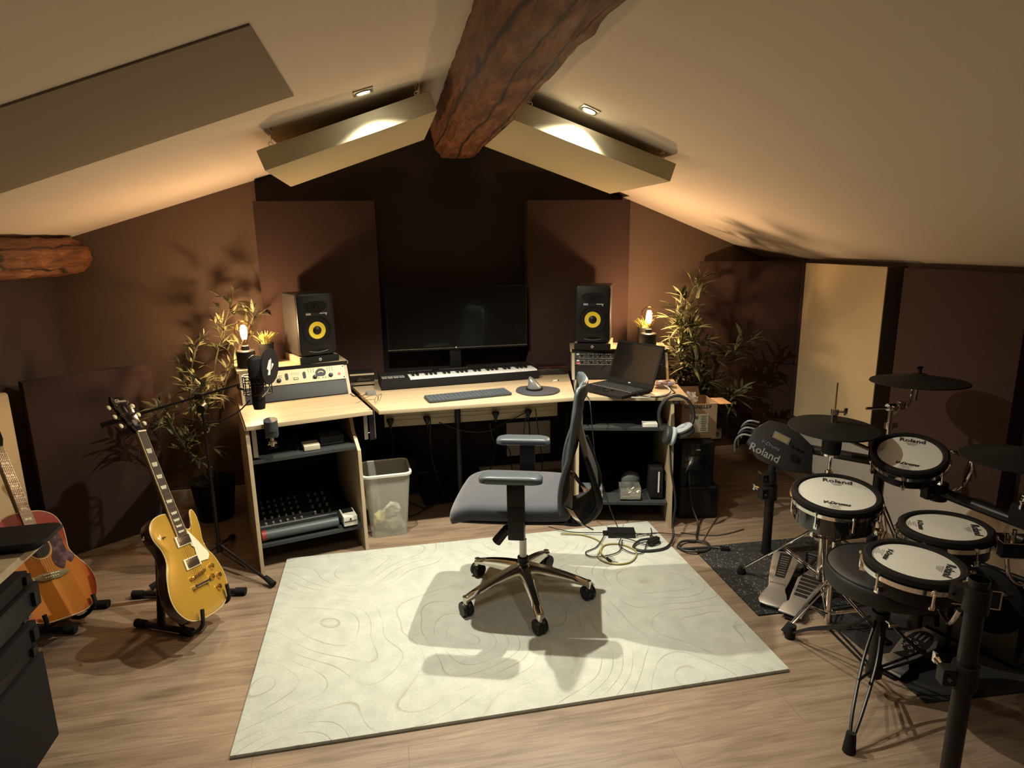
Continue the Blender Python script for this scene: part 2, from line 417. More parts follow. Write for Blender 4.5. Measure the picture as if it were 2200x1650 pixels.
cloud('L', 'cream fabric cloud panel hanging left of the ridge beam')
cloud('R', 'cream fabric cloud panel hanging right of the ridge beam')

# wall panels
b = B(); P = [(-.735, .075), (1.665, .075), (1.665, zr(1.665)-.004), (XM, zr(XM)-.004), (-.735, zl(-.735)-.004)]
b.rings([[(x, y, z) for x, z in P] for y in (4.405, 4.448)])
tag(b.build('acoustic_wall_panel', FAB_BLK), 'tall black-brown fabric panel filling the middle of the back wall behind the monitor', 'acoustic panel')
def wp(name, label, c, d, m, rz=0, group=None, rx=0):
    b = B(T(*c) @ RZ(rz) @ RX(rx)); b.box((0, 0, 0), d, bev=.006); return tag(b.build(name, m), label, 'acoustic panel', group)
wp('acoustic_wall_panel', 'dark plum fabric panel on the back wall behind the left speaker', (-.377, 4.352, 1.24), (.727, .09, 1.38), FAB_BRN, group='plum panels behind the speakers')
wp('acoustic_wall_panel', 'dark plum fabric panel on the back wall behind the right speaker', (1.33, 4.352, 1.24), (.72, .09, 1.38), FAB_BRN, group='plum panels behind the speakers')
wp('corner_bass_trap', 'dark plum fabric panel set across the right back corner behind the bamboo', (2.525, 4.165, .962), (.69, .07, 1.085), FAB_BRN, R(-46.5))
wp('corner_bass_trap', 'low dark fabric panel standing across the left back corner behind the guitars', (-1.615, 3.888, .50), (.62, .08, 1.0), FAB_BRN, R(39.5))
ap = thing('side_wall_panel', 'thick upright beige fabric panel with dark sides on the right wall', 'acoustic panel', (2.73, 3.41, .5))
B().box((2.675, 3.41, 1.0), (.006, .69, 1.01)).build('face', FAB_BEIGE, ap, world=True)
B().box((2.739, 3.41, 1.0), (.122, .69, 1.01)).build('side_cloth', FAB_TAUPE, ap, world=True)
for k, (y0, y1, lab) in enumerate(((2.29, 2.99, 'dark plum fabric panel on the right wall behind the drum kit'), (1.5, 2.2, 'dark plum fabric panel on the right wall nearest the camera, partly out of view'))):
    wp('side_wall_panel', lab, (2.755, (y0+y1)/2, .962), (.09, y1-y0, 1.085), FAB_BRN, group='dark panels on the right wall')
wp('side_wall_panel', 'narrow dark fabric panel on the right wall between corner trap and beige panel', (2.77, 3.83, .962), (.06, .14, 1.085), FAB_BRN)
lp_ = thing('left_wall_panel', 'beige fabric panel on the left wall behind the acoustic guitar neck', 'acoustic panel', (-1.9, 3.2, .36))
B().box((-1.909, 3.22, .665), (.08, .78, .61), bev=.03, seg=3).build('face', FAB_BEIGE, lp_, world=True)
ot = thing('wall_socket', 'square off-white wall socket low on the back wall right of the computer tower', 'socket', (2.50, 4.44, .17))
b = B(); b.box((2.50, 4.444, .175), (.082, .01, .082), bev=.004); b.build('plate', WHITE, ot, world=True)
b = B(); b.lathe([(.020, 0), (.020, .003), (.017, .003), (.017, -.001)], 20, M=T(2.50, 4.4385, .175) @ RX(PI/2)); b.build('outlet', GREYL, ot, world=True)

# rug and mats
b = B(); b.box((.452, 2.69, .007), (2.075, 1.405, .014), bev=.005); b.use(RUG)
tag(b.build('area_rug'), 'large cream rug with carved wavy lines under the office chair', 'rug')
def flat(name, label, pts, h, m, cat='floor mat'):
    b = B(); b.prism(pts, .0005, h, bev=.002); return tag(b.build(name, m), label, cat)
flat('speckled_mat', 'black rubber floor mat with pale specks under the drum pedals', [(1.60, 3.03), (1.585, 2.36), (2.32, 2.34), (2.45, 3.0)], .008, mat_speck())
flat('drum_mat', 'plain black floor mat under the drum throne and bass pedal', [(1.865, 2.35), (1.865, 1.72), (2.72, 1.66), (2.72, 2.33)], .006, mat('black felt', (.013, .012, .013), .95))
# ================================================================= DESK
A15 = R(15)
WL = T(-.70, 3.31, 0) @ RZ(A15)
WR = T(1.075, 3.49, 0) @ RZ(-A15)
DZ = .785
BEECH_E = mat('beech edge', (.42, .34, .22), .5)
def cabinet(M, side, label):
    t = thing('desk_cabinet', label, 'desk', M=M, group='angled desk cabinets')
    wd = .64 if side == 'L' else .635
    b = B(); b.box((wd/2-.004, .41, DZ-.011), (wd, .82, .022), bev=.002); b.build('worktop', OAK, t)
    prof = [(-.058, 0), (.62, 0), (.62, DZ-.023), (.03, DZ-.023), (-.02, .42)]
    for k, x in enumerate((.0, .545)):
        top = DZ-.023 if k == 0 or side == 'R' else .66
        P = [(-.058, 0), (.62, 0), (.62, DZ-.0235), (.16, DZ-.0235), (.02 if top > .7 else .10, top-.001), (-.022, top-.12 if top > .7 else .58)]
        b = B(); b.rings([[(x+dx, y, z) for y, z in P] for dx in (-.009, .009)]); b.build('side_panel', OAKV, t)
    for z in (.604, .142):
        b = B(); b.box((.2725, .30, z-.012), (.526, .60, .018), bev=.001); b.build('shelf', GREY, t)
    b = B(); b.box((.2725, .612, .40), (.526, .012, .70)); b.build('back_panel', BLKM, t)
    b = B(); b.box((.03 if side == 'L' else .02, .02, .69), (.022, .022, .15)); b.build('shelf_bracket', STEEL, t)
    # slanted rack housing on the worktop
    x0, x1 = (.018, .628) if side == 'L' else (-.02, .60)
    for x in (x0, x1-.018):
        P = [(.468, DZ), (.80, DZ), (.80, .952), (.556, .952)]
        b = B(); b.rings([[(x+dx, y, z) for y, z in P] for dx in (0, .018)]); b.build('rack_cheek', OAKV, t)
    b = B(); b.use(OAK); b.box(((x0+x1)/2, .69, .962), (x1-x0+.02, .27, .018), bev=.002)
    b.use(BLKM); b.box(((x0+x1)/2+(.03 if side == 'L' else 0), .552, .962), (x1-x0-(.05 if side == 'L' else 0), .010, .020)); b.build('rack_top', None, t)
    b = B(); b.box(((x0+x1)/2, .79, .87), (x1-x0-.04, .01, .16)); b.build('rack_back', BLKM, t)
    b = B(); xx = .585 if side == 'L' else .035
    if side == 'L':
        b.box((.60, .03, .70), (.020, .006, .16), bev=.001); b.box((.645, .028, .70), (.016, .006, .16), bev=.001); b.cyl((.60, .03, .655), (.645, .03, .655), .003)
    else: b.box((.012, -.004, .70), (.018, .006, .16), bev=.001); b.cyl((-.03, .0, .66), (.012, .0, .66), .003)
    b.build('joining_bracket', STEEL, t)
    return t, x0, x1
cabL, lx0, lx1 = cabinet(WL, 'L', 'left angled beech desk cabinet with slanted rack top and two shelves')
cabR, rx0, rx1 = cabinet(WR, 'R', 'right angled beech desk cabinet with slanted rack top, under the laptop')
def rackframe(M, x0): return M @ fr((x0+.019, .470, DZ+.001), (1, 0, 0), Vector((0, -.165, .086)))
def rack_unit(M, x0, x1, v0, h, name, label, m, grp=None, dep=.20):
    W = x1-x0-.038; F = rackframe(M, x0)
    t = thing(name, label, 'rack unit', M=F @ T(0, v0, 0), group=grp)
    b = B(); b.box((W/2, h/2, .003), (W, h-.002, .007), bev=.001); b.box((W/2, h/2, -.06), (W-.04, h-.006, .12)); b.build('chassis', m, t)
    for x in (.008, W-.008):
        for y in (.012, h-.012): b = B(); b.lathe([(.004, .0065), (.004, .009), (.001, .0095)], 10, M=T(x, y, 0)); b.build('rack_screw', BLK, t)
    return t, W
def knob(t, x, y, r=.011, h=.014, m=None, name='knob', z=.0065):
    b = B(T(x, y, z)); b.use(m or BLK).lathe([(r*1.15, 0), (r*1.1, h*.35), (r*.85, h*.4), (r*.8, h), (0, h+.0005)], 18)
    b.use(INKW).box((0, r*.45, h+.0006), (.0016, r*.8, .0008)); b.build(name, None, t)
# cream channel strip
t, W = rack_unit(WL, lx0, lx1, .094, .092, 'channel_strip', 'cream rack channel strip with black knobs and round meter in the left rack', CREAM)
for u, y in ((.19, .028), (.395, .030), (.487, .032)): knob(t, u, y, .0115, .016)
for u in (.235, .335):
    b = B(); b.prism([(u+.009*math.cos(a), .047+(.012 if math.sin(a) > 0 else -.012)+.009*math.sin(a)) for a in [k*PI/8 for k in range(16)]], .0063, .009); b.build('fader_slot', BLK, t)
b = B(); b.use(INK).box((.285, .030, .007), (.027, .014, .002)).use(CREAM).box((.285, .030, .008), (.021, .008, .002)); b.build('name_plate', None, t)
b = B(); b.use(BLK).prism([(.43+.030*math.cos(a), .052+.026*math.sin(a)) for a in [k*PI/14 for k in range(-4, 19)]], .0063, .010)
b.use(CREAM).prism([(.43+.020*math.cos(a), .044+.018*math.sin(a)) for a in [k*PI/12 for k in range(2, 11)]]+[(.43+.016*math.cos(a), .044+.013*math.sin(a)) for a in [k*PI/12 for k in range(10, 1, -1)]], .0098, .0106); b.build('meter', None, t)
b = B(); b.box((.537, .035, .009), (.014, .014, .006), bev=.002); b.build('power_switch', mat('red rocker', (.5, .03, .015), .4, emit=(1, .08, .03), estr=.6), t)
BTN = []
for u in (.36, .375, .390, .47, .485, .50, .195, .18, .205):
    for y in (.062, .076): BTN.append((.0022, u, y if u > .3 else y*.8-.004))
for u in (.415, .44, .455): BTN.append((.0028, u, .022))
for r_, x, y in BTN: b = B(); b.lathe([(r_, .0062), (r_, .0088), (0, .009)], 8, M=T(x, y, 0)); b.build('push_button', BLK, t)
b = B()
for x, y, w_ in [(.285, .058, .06), (.285, .065, .05), (.19, .052, .03), (.375, .085, .035), (.485, .085, .035), (.375, .069, .035), (.485, .069, .035), (.43, .018, .09)]: b.box((x, y, .0066), (w_, .0012, .0004))
b.build('panel_print', mat('brown print', (.16, .12, .07), .7), t)
t, W = rack_unit(WL, lx0, lx1, .002, .090, 'rack_blank', 'plain dark rack panel below the cream channel strip', GREY)
# right rack units
for k, (v, lab) in enumerate(((.140, 'upper thin black rack preamp with small knobs left of the laptop'), (.096, 'lower thin black rack preamp with small knobs left of the laptop'))):
    t, W = rack_unit(WR, rx0, rx1, v, .044, 'rack_preamp', lab, BLK, 'thin black rack preamps')
    for j in range(9):
        knob(t, .045+.058*j, .022, .0075, .012, BLKM)
    b = B()
    for j in range(9):
        for s_ in (-1, 1): b.box((.045+.058*j+s_*.014, .030, .0068), (.008, .0015, .0005)); b.box((.045+.058*j+s_*.013, .013, .0068), (.010, .001, .0005))
    b.box((W/2, .002, .0068), (W-.04, .001, .0005)); b.box((.02, .030, .0075), (.016, .010, .002)); b.build('panel_print', INKW, t)
    if k: b = B(); b.box((.022, .012, .008), (.026, .007, .002)); b.build('power_light', mat('red led', (.5, .05, .04), .4, emit=(1, .12, .08), estr=.5), t)
t, W = rack_unit(WR, rx0, rx1, .002, .092, 'rack_blank', 'plain black rack panel below the two thin preamps', BLKM)

# centre worktop
cd = thing('desk_worktop', 'centre beech worktop between the two angled cabinets, on a black pole', 'desk', (.5, 3.8, 0))
b = B(); b.prism([(-.052, 3.462), (1.060, 3.486), (1.245, 4.30), (-.262, 4.30)], DZ-.022, DZ, bev=.002); b.build('worktop', OAK, cd, world=True)
b = B(); b.cyl((.42, 3.9, .012), (.42, 3.9, DZ-.022), .019, seg=20); b.cyl((.42, 3.9, 0), (.42, 3.9, .012), .05, seg=24); b.cyl((.42, 3.9, DZ-.03), (.42, 3.9, DZ-.022), .05, seg=24); b.build('support_leg', TUBE, cd, world=True)
b = B(); b.box((.52, 3.925, .655), (1.10, .02, .19), bev=.002)
for z in (.60, .625, .65, .69): b.box((.52, 3.914, z), (1.10, .003, .003))
b.build('cable_rail', BEECH_E, cd, world=True)
b = B()
for x, y, r_ in ((-.095, 3.48, 0), (1.075, 3.50, 0)): b.box((x, y+.02, .70), (.028, .01, .17)); b.box((x, y+.01, DZ-.012), (.026, .02, .022))
b.build('edge_bracket', TUBE, cd, world=True)
for i, x in enumerate((.005, .229, .662, .873)):
    p = thing('power_plug', 'black mains plug hanging under the centre worktop, %s' % ['by the trash bin', 'second from the bin', 'above the near armrest', 'by the cable tangle'][i], 'plug', (x, 3.90, .60), group='plugs under the worktop')
    b = B(); b.cyl((x, 3.90, .60), (x, 3.90, .615), .022, seg=16); b.cyl((x, 3.90, .575), (x, 3.90, .60), .010, .02, seg=14); b.cyl((x, 3.90, .55), (x, 3.90, .575), .005, .009, seg=10); b.build('plug_body', BLK, p, world=True)
    e = [(-.02, 3.98, .02), (.33, 4.0, .02), (.60, 4.05, .02), (.86, 4.1, .02)][i]
    b = B(); b.tube([(x, 3.9, .55), (x+.01, 3.91, .46), (x*.6+e[0]*.4, 3.95, .25), e], .0035, 6, 6); b.build('cord', BLKM, p, world=True)

# objects on shelves (cabinet frames)
def loc(M, x, y, z): return M @ T(x, y, z)
mx = thing('audio_mixer', 'black audio mixer with rows of grey knobs on the bottom shelf of left cabinet', 'mixer', M=loc(WL, .02, .06, .152))
b = B(); P = [(0, 0), (.44, 0), (.44, .01), (.42, .085), (.0, .04)]
b.rings([[(x, y, z) for y, z in [(0, 0), (.40, 0), (.40, .085), (.03, .04), (0, .03)]] for x in (0, .42)]); b.build('chassis', BLKM, mx)
b = B(); b.cyl((.0, -.022, .022), (.395, -.022, .022), .026, seg=18); b.build('armrest', mat('teal grey vinyl', (.055, .07, .07), .5), mx)
b = B(); b.cyl((-.002, -.022, .022), (.02, -.022, .022), .0275, seg=18); b.build('end_cap', mat('red trim', (.22, .02, .015), .5), mx)
SM = fr((0, .03, .041), (1, 0, 0), Vector((0, -.045, .37)))
KN = mat('pale knob', (.16, .155, .14), .4)
for i in range(6):
    for j in range(5):
        b = B(SM @ T(.03+i*.037, .03+j*.062, 0)); b.lathe([(.007, 0), (.006, .012), (0, .013)], 10); b.build('mixer_knob', KN, mx)
for i in range(3):
    for j in range(4):
        b = B(SM @ T(.29+i*.040, .05+j*.072, 0)); b.lathe([(.008, 0), (.007, .016), (0, .017)], 10); b.build('mixer_knob', KN, mx)
b = B(SM); b.box((.2, .008, .003), (.40, .006, .006)); b.build('trim_strip', GREYL, mx)
pd = thing('effects_pedal', 'small white effects pedal beside the mixer on the bottom shelf', 'pedal', M=loc(WL, .475, .055, .152))
b = B(); b.box((0, 0, .0275), (.075, .125, .055), bev=.006); b.build('housing', mat('white pedal paint', (.62, .60, .50), .4), pd)
b = B(); b.box((0, .025, .0565), (.060, .055, .004), bev=.001); b.build('footswitch_pad', BLK, pd)
b = B(); b.box((0, -.064, .028), (.068, .003, .003)); b.cyl((0, -.063, .040), (0, -.068, .040), .005); b.build('thumb_screw', BLKM, pd)
t = thing('small_box', 'small pale box on the upper shelf of the left cabinet', 'box', M=loc(WL, .31, .08, .6045)); b = B(); b.box((0, 0, .0125), (.082, .10, .025), bev=.002); b.build('carton', mat('pale card', (.48, .44, .32), .8), t)
t = thing('power_adapter', 'dark grey box-shaped adapter beside the pale box on upper shelf', 'adapter', M=loc(WL, .425, .13, .6045)); b = B(); b.box((0, 0, .025), (.125, .10, .045), bev=.004); b.build('casing', GREY, t)
t = thing('cable_pile', 'heap of black cables on the upper shelf of the left cabinet', 'cable', M=loc(WL, .17, .15, .6045)); b = B(); rr = random.Random(3)
for k in range(7): b.tube([(rr.uniform(-.10, .10), rr.uniform(-.1, .1), rr.uniform(.006, .05)) for _ in range(6)], .004, 6, 5)
b.build('coiled_lead', BLKM, t)
# right cabinet shelf objects
t = thing('white_box', 'grey and white box at the left of the bottom shelf of right cabinet', 'box', M=loc(WR, .096, .07, .152)); b = B(); b.use(GREYL).box((0, 0, .045), (.115, .11, .03), bev=.002).use(WHITE).box((0, 0, .016), (.115, .11, .03), bev=.002); b.build('carton', None, t)
b = B(); b.box((0, -.056, .045), (.004, .002, .02)); b.build('print_mark', INK, t)
t = thing('storage_tub', 'clear plastic tub of small metal parts on the bottom shelf', 'tub', M=loc(WR, .32, .065, .152))
CLR = mat('clear plastic', (.80, .78, .70), .08, trans=.85, ior=1.3)
b = B()
for c, d in (((0, 0, .002), (.12, .10, .003)), ((0, -.05, .035), (.12, .002, .07)), ((0, .05, .035), (.12, .002, .07)), ((-.06, 0, .035), (.002, .10, .07)), ((.06, 0, .035), (.002, .10, .07))): b.box(c, d)
b.build('tub', CLR, t)
b = B(); rr = random.Random(5)
for k in range(26):
    p = Vector((rr.uniform(-.045, .045), rr.uniform(-.035, .035), rr.uniform(.008, .045))); q = p+Vector((rr.uniform(-.02, .02), rr.uniform(-.015, .015), rr.uniform(-.004, .012))); b.cyl(p, q, .003, seg=6)
b.build('metal_parts', STEEL, t); t.children[-1]['kind'] = 'stuff'
t = thing('external_drive', 'tall black box with a white spine stripe at right of the bottom shelf', 'drive', M=loc(WR, .475, .11, .152)); b = B(); b.box((0, 0, .09), (.075, .14, .18), bev=.004); b.build('casing', BLKM, t)
b = B(); b.box((.012, -.0705, .10), (.009, .002, .13)); b.build('stripe', WHITE, t)
t = thing('grey_pouch', 'rounded grey pouch behind the clear tub', 'pouch', M=loc(WR, .34, .20, .152)); b = B(); b.sph((0, 0, .055), .055, (1.1, .7, 1)); b.build('pouch', GREYL, t)
t = thing('white_card_box', 'small white flat box on the upper shelf of the right cabinet', 'box', M=loc(WR, .42, .03, .6045)); b = B(); b.box((0, 0, .011), (.085, .06, .022), bev=.002); b.build('carton', WHITE, t)

# trash bin
tb = thing('trash_bin', 'translucent grey-white plastic waste bin under the desk', 'trash bin', (-.04, 3.66, 0))
def rrect(w_, d, r, n=5):
    out = []
    for cx, cy, a0 in ((w_/2-r, d/2-r, 0), (-w_/2+r, d/2-r, PI/2), (-w_/2+r, -d/2+r, PI), (w_/2-r, -d/2+r, 1.5*PI)):
        for k in range(n+1): a = a0+PI/2*k/n; out.append((cx+r*math.cos(a), cy+r*math.sin(a)))
    return out
def rg(w_, d, r, z, n=5): return [(x, y, z) for x, y in rrect(w_, d, r, n)]
MBIN = mat('milky plastic', (.50, .48, .41), .45, alpha=.42)
b = B(RZ(R(4))); b.rings([rg(.205, .195, .03, .001), rg(.265, .27, .035, .39), rg(.258, .263, .033, .39), rg(.199, .189, .028, .006)], cap=(True, True)); b.build('bin_body', MBIN, tb)
b = B(RZ(R(4))); b.rings([rg(.266, .271, .035, .378), rg(.282, .287, .04, .380), rg(.284, .289, .04, .392), rg(.262, .267, .035, .396), rg(.258, .263, .034, .388)], closed=True); b.build('bin_rim', mat('bin rim plastic', (.60, .58, .50), .45), tb)
cp = thing('crumpled_paper', 'crumpled white paper and wrappers inside the waste bin', 'rubbish', (-.04, 3.66, .01))
for k, (x, y, z, r_) in enumerate(((.03, -.04, .055, .05), (-.04, .02, .05, .05), (.03, -.03, .13, .045), (.0, .04, .06, .05))):
    b = B(); b.sph((0, 0, 0), r_, seg=14)
    for v in b.bm.verts: v.co = Vector((x, y, z))+v.co*(1+.5*noise.noise(v.co*45+Vector((k*9, 0, 0))))
    b.build('paper_ball', mat('paper', (.68, .66, .52), .9) if k != 1 else mat('yellow wrapper', (.55, .50, .20), .8), cp, ang=10)

# ---------------- on the desk
def speaker(x, y, z, rz, lab):
    M = T(x, y, z) @ RZ(rz)
    t = thing('studio_monitor', lab, 'speaker', M=M, group='studio monitors')
    w_, d, h = .226, .265, .372
    b = B(); b.box((0, d/2+.012, h/2), (w_-.006, d-.02, h-.006), bev=.012, seg=3); b.build('cabinet', mat('speaker vinyl', (.030, .027, .025), .42), t)
    F = fr((0, 0, 0), (1, 0, 0), (0, -1, 0))
    out = [(sx*(w_/2-.028)+.028*math.cos(a), h/2+sy*(h/2-.028)+.028*math.sin(a)) for sx, sy, a0 in ((1, 1, 0), (-1, 1, PI/2), (-1, -1, PI), (1, -1, 1.5*PI)) for a in [a0+k*PI/8 for k in range(5)]]
    b = B(F); b.prism(out, -.022, .008, bev=.010); b.build('front_baffle', BLK, t)
    b = B(F @ T(0, .152, 0)); b.torus(.083, .006, 48, 8, z=.007); b.lathe([(.080, .010), (.077, .004), (.074, .006)], 48, cap=(False, False)); b.build('woofer_surround', RUB, t)
    b = B(F @ T(0, .152, 0)); b.lathe([(.052, .0085), (.050, .0105), (.024, .0065)], 48, cap=(True, False)); b.build('woofer_cone', YEL, t)
    b = B(F @ T(0, .152, 0)); b.lathe([(.027, .0080), (.018, .014), (.008, .017), (0, .0175)], 32); b.build('dust_cap', BLK, t)
    b = B(F @ T(0, .152, 0)); b.lathe([(.074, .0085), (.052, .0088)], 48, cap=(False, False)); b.build('cone_edge', BLKM, t)
    b = B(F @ T(0, .295, 0)); b.prism([(.070*math.cos(a), .036*math.sin(a)+.004*math.cos(2*a)) for a in [k*PI/16 for k in range(32)]], .006, .0095, bev=.002); b.torus(.018, .003, 24, 6, z=.010); b.sph((0, 0, .009), .012, (1, 1, .6)); b.build('tweeter', BLKM, t)
    b = B(F); b.prism([(.060*math.cos(a), .032+(.008*math.sin(a))) for a in [k*PI/12 for k in range(24)]], .0082, .0092); b.build('bass_port', BLKG, t)
    b = B(F); b.tube([(-.058, .029, .0095), (0, .021, .0105), (.058, .029, .0095)], .0016, 6, 5); b.build('port_lip', GREYL, t)
    text('lettering', 'KRK', .016, F @ T(-.045, .25, .0088), INKW, t, bold=.0006)
    b = B(F); b.box((.045, .252, .009), (.045, .005, .001)); b.box((.062, .246, .009), (.006, .012, .001)); b.build('emblem', INKW, t)
    return t
def isopad(x, y, z, rz, lab):
    t = thing('speaker_pad', lab, 'speaker pad', M=T(x, y, z) @ RZ(rz), group='pads under the speakers')
    b = B(); b.box((-.11, .13, .020), (.016, .27, .040), bev=.002); b.box((.11, .13, .020), (.016, .27, .040), bev=.002); b.build('side_rail', BEECH_E, t)
    b = B(); b.box((0, .13, .020), (.20, .25, .040)); b.box((0, -.012, .0205), (.235, .018, .041), bev=.003); b.build('foam_pad', BLKM, t)
    b = B(fr((0, -.022, .021), (1, 0, 0), (0, -1, 0))); b.torus(.0075, .0016, 18, 6); b.box((.001, .001, .0), (.008, .0022, .002)); b.build('emblem', INKW, t)
for x, y, rz, s_ in ((-.395, 4.005, R(25), 'left'), (1.325, 3.985, R(-23), 'right')):
    isopad(x, y, .9715, rz, 'black speaker pad with pale round emblem under the %s monitor' % s_)
    speaker(x, y, 1.0145, rz, '%s black studio monitor with yellow woofer cone' % s_)
# display
mo = thing('computer_display', 'wide black computer display behind the music keyboard', 'display', (.485, 4.27, DZ))
b = B(); b.box((.485, 4.275, 1.175), (.935, .03, .415), bev=.006); b.build('casing', BLKM, mo, world=True)
b = B(); b.box((.485, 4.2590, 1.182), (.915, .002, .390)); b.build('screen', BLKG, mo, world=True)
b = B(); b.box((.485, 4.2585, .981), (.93, .004, .004)); b.build('bottom_bezel', STEEL, mo, world=True)
b = B(); b.box((.46, 4.282, .90), (.075, .02, .23), bev=.004); b.lathe([(.13, 0), (.13, .008), (.03, .016), (.02, .05)], 32, M=T(.46, 4.235, DZ) @ Matrix.Diagonal((1.1, .45, 1, 1))); b.build('stand', BLK, mo, world=True)
b = B(fr((.465, 4.258, .983), (1, 0, 0), (0, -1, 0))); b.lathe([(.005, 0), (.005, .002), (0, .002)], 14); b.build('emblem', INKW, mo, world=True)
# music keyboard
KM = T(-.036, 3.945, DZ) @ RZ(R(5.2))
mk = thing('music_keyboard', 'long black music keyboard with white keys and small pads in front of display', 'keyboard instrument', M=KM)
KW, KD = 1.02, .225
b = B(); b.box((KW/2, KD/2, .030), (KW, KD, .052), bev=.004); b.box((KW/2, KD-.04, .0625), (KW, .08, .013), bev=.003); b.box((.085, .07, .060), (.165, .14, .012), bev=.003); b.build('body', BLKM, mk)
n = 29; x0 = .178; kw = (KW-.012-x0)/n
for i in range(n):
    b = B(); b.box((x0+kw*(i+.5), .068, .055), (kw-.0012, .132, .020), bev=.0015); b.build('white_key', mat('key white', (.74, .74, .72), .3), mk)
for i in range(n-1):
    if (i+0) % 7 in (0, 1, 3, 4, 5):
        b = B(); b.box((x0+kw*(i+1), .098, .070), (kw*.52, .078, .016), bev=.002); b.build('black_key', BLK, mk)
for i in range(4):
    for j in range(2):
        b = B(); b.use(mat('grey rubber pad', (.34, .34, .32), .6)).box((.026+.036*i, .085+.034*j-.03, .0665), (.030, .028, .005), bev=.001)
        b.use(BLK); [b.box((.026+.036*i, .085+.034*j-.03-.009+.006*k, .0693), (.026, .0022, .0006)) for k in range(4)]
        b.build('drum_pad', None, mk)
b = B()
for i in range(22): b.box((.20+.018*i, .195, .0697), (.012, .005, .0014))
for i in range(14): b.box((.72+.016*i, .205, .0697), (.009, .002, .0008))
b.build('control_button', GREYL, mk); mk.children[-1]['kind'] = 'stuff'
b = B(); b.box((.37, .188, .070), (.05, .03, .002)); b.build('small_screen', BLKG, mk)
# computer keyboard
F_ = fr((.225, 3.553, DZ), (.99, .15, 0), (0, 0, 1))
ck = thing('computer_keyboard', 'slim dark grey computer keyboard lying on the centre worktop', 'keyboard', M=F_)
b = B(); b.prism(rrect(.50, .155, .02), 0.001, .012, M=T(.25, .075, 0), bev=.003); b.build('case', GREY, ck)
DK = mat('key blue grey', (.06, .072, .082), .5)
for j in range(6):
    b = B(); y = .014+j*.0245; n_ = 21
    for i in range(n_):
        if j == 0 and 4 < i < 9: continue
        b.box((.016+i*.0235, y, .0135), (.0205, .021, .004), bev=.001)
    if j == 0: b.box((.016+6.5*.0235, y, .0135), (.095, .021, .004), bev=.001)
    b.build('key_row', DK, ck)
# mouse pad and mouse
mp_ = [(.755, 3.70), (.79, 3.60), (.855, 3.56), (.955, 3.575), (1.015, 3.655), (1.0, 3.73), (.90, 3.80), (.80, 3.80)]
o = B().prism([(p.x, p.y) for p in crom([(x, y, 0) for x, y in mp_], 4, True)], DZ+.0005, DZ+.011, bev=.004).build('mouse_pad', mat('mouse pad gel', (.035, .035, .042), .7)); tag(o, 'dark rounded mouse pad with wrist rest at right of the keyboard', 'mouse pad')
ms = thing('vertical_mouse', 'dark grey vertical ergonomic mouse on the mouse pad', 'mouse', (.868, 3.70, DZ+.011))
b = B(); rgz = []
for z, rx_, ry_, ox in ((0, .046, .052, 0), (.010, .045, .052, .0), (.03, .034, .048, -.004), (.05, .024, .042, -.012), (.068, .014, .032, -.022), (.076, .006, .018, -.026)):
    rgz.append([(ox+rx_*math.cos(a), ry_*math.sin(a), z) for a in [k*PI/12 for k in range(24)]])
b.rings(rgz, M=RZ(R(-15))); b.build('shell', mat('mouse graphite', (.16, .17, .17), .3, .4), ms)
b = B(); b.rings([[(.05*math.cos(a), .056*math.sin(a), z) for a in [k*PI/12 for k in range(24)]] for z in (0.0, .012)]); b.build('thumb_rest', BLK, ms)
# glasses
gl = thing('eyeglasses', 'thin brown framed glasses lying folded on the worktop', 'glasses', (-.055, 3.64, DZ)); GM = T(-.055, 3.64, DZ+.028) @ RZ(R(70))
b = B(GM)
for s_ in (-1, 1): b.torus(.022, .0012, 24, 6, M=T(s_*.028, 0, 0) @ RX(PI/2+.25) @ Matrix.Diagonal((1.05, .95, 1, 1)))
b.tube([(-.006, 0, .004), (0, 0, .008), (.006, 0, .004)], .0013, 6, 4); b.build('frame', mat('dark horn', (.07, .03, .015), .3), gl, world=True)
b = B(GM); 
for s_ in (-1, 1): b.tube([(s_*.051, 0, .006), (s_*.053, .06, .0), (s_*.047, .12, -.022)], .0012, 6, 5)
b.build('temple_arm', mat('dark horn', (.07, .03, .015)), gl, world=True)
# audio interface
ai = thing('audio_interface', 'silver and black desktop audio unit between left rack and keyboard', 'audio interface', (-.155, 4.14, DZ), R(4))
b = B(); b.use(BLKM).box((0, .05, .045), (.15, .15, .07), bev=.003).use(STEEL).box((0, -.028, .018), (.15, .006, .016)).use(mat('beech edge', (.6, .48, .3))).box((0, -.026, .075), (.15, .006, .010)); b.build('casing', None, ai)
b = B(); b.box((.0, -.028, .045), (.10, .003, .022)); b.build('front_window', BLKG, ai)
cc = thing('mouse_charger', 'small grey plastic block with cable near the glasses', 'charger', (-.10, 3.86, DZ), R(25)); b = B(); b.box((0, 0, .012), (.055, .035, .022), bev=.005); b.build('body', GREYL, cc)
b = B(); b.tube([(-.027, 0, .012), (-.07, -.02, .006), (-.10, .02, .004), (-.09, .09, .004)], .002, 6, 6); b.build('cord', BLKM, cc)
rb = thing('red_edged_unit', 'black flat unit with a thin red edge line behind the mouse pad', 'audio unit', (1.10, 4.19, DZ), R(-4)); b = B(); b.box((0, 0, .028), (.20, .12, .055), bev=.004); b.build('casing', BLKG, rb); b = B(); b.box((0, -.061, .054), (.20, .002, .003)); b.build('red_edge', mat('red trim', (.22, .02, .015)), rb)
tw = thing('usb_stick', 'white usb stick lying on the worktop behind the mouse pad', 'usb stick', (1.06, 3.93, DZ), .4); b = B(); b.box((0, 0, .005), (.032, .014, .009), bev=.003); b.build('body', WHITE, tw); b = B(); b.box((.02, 0, .005), (.012, .01, .005)); b.build('plug', BLK, tw)

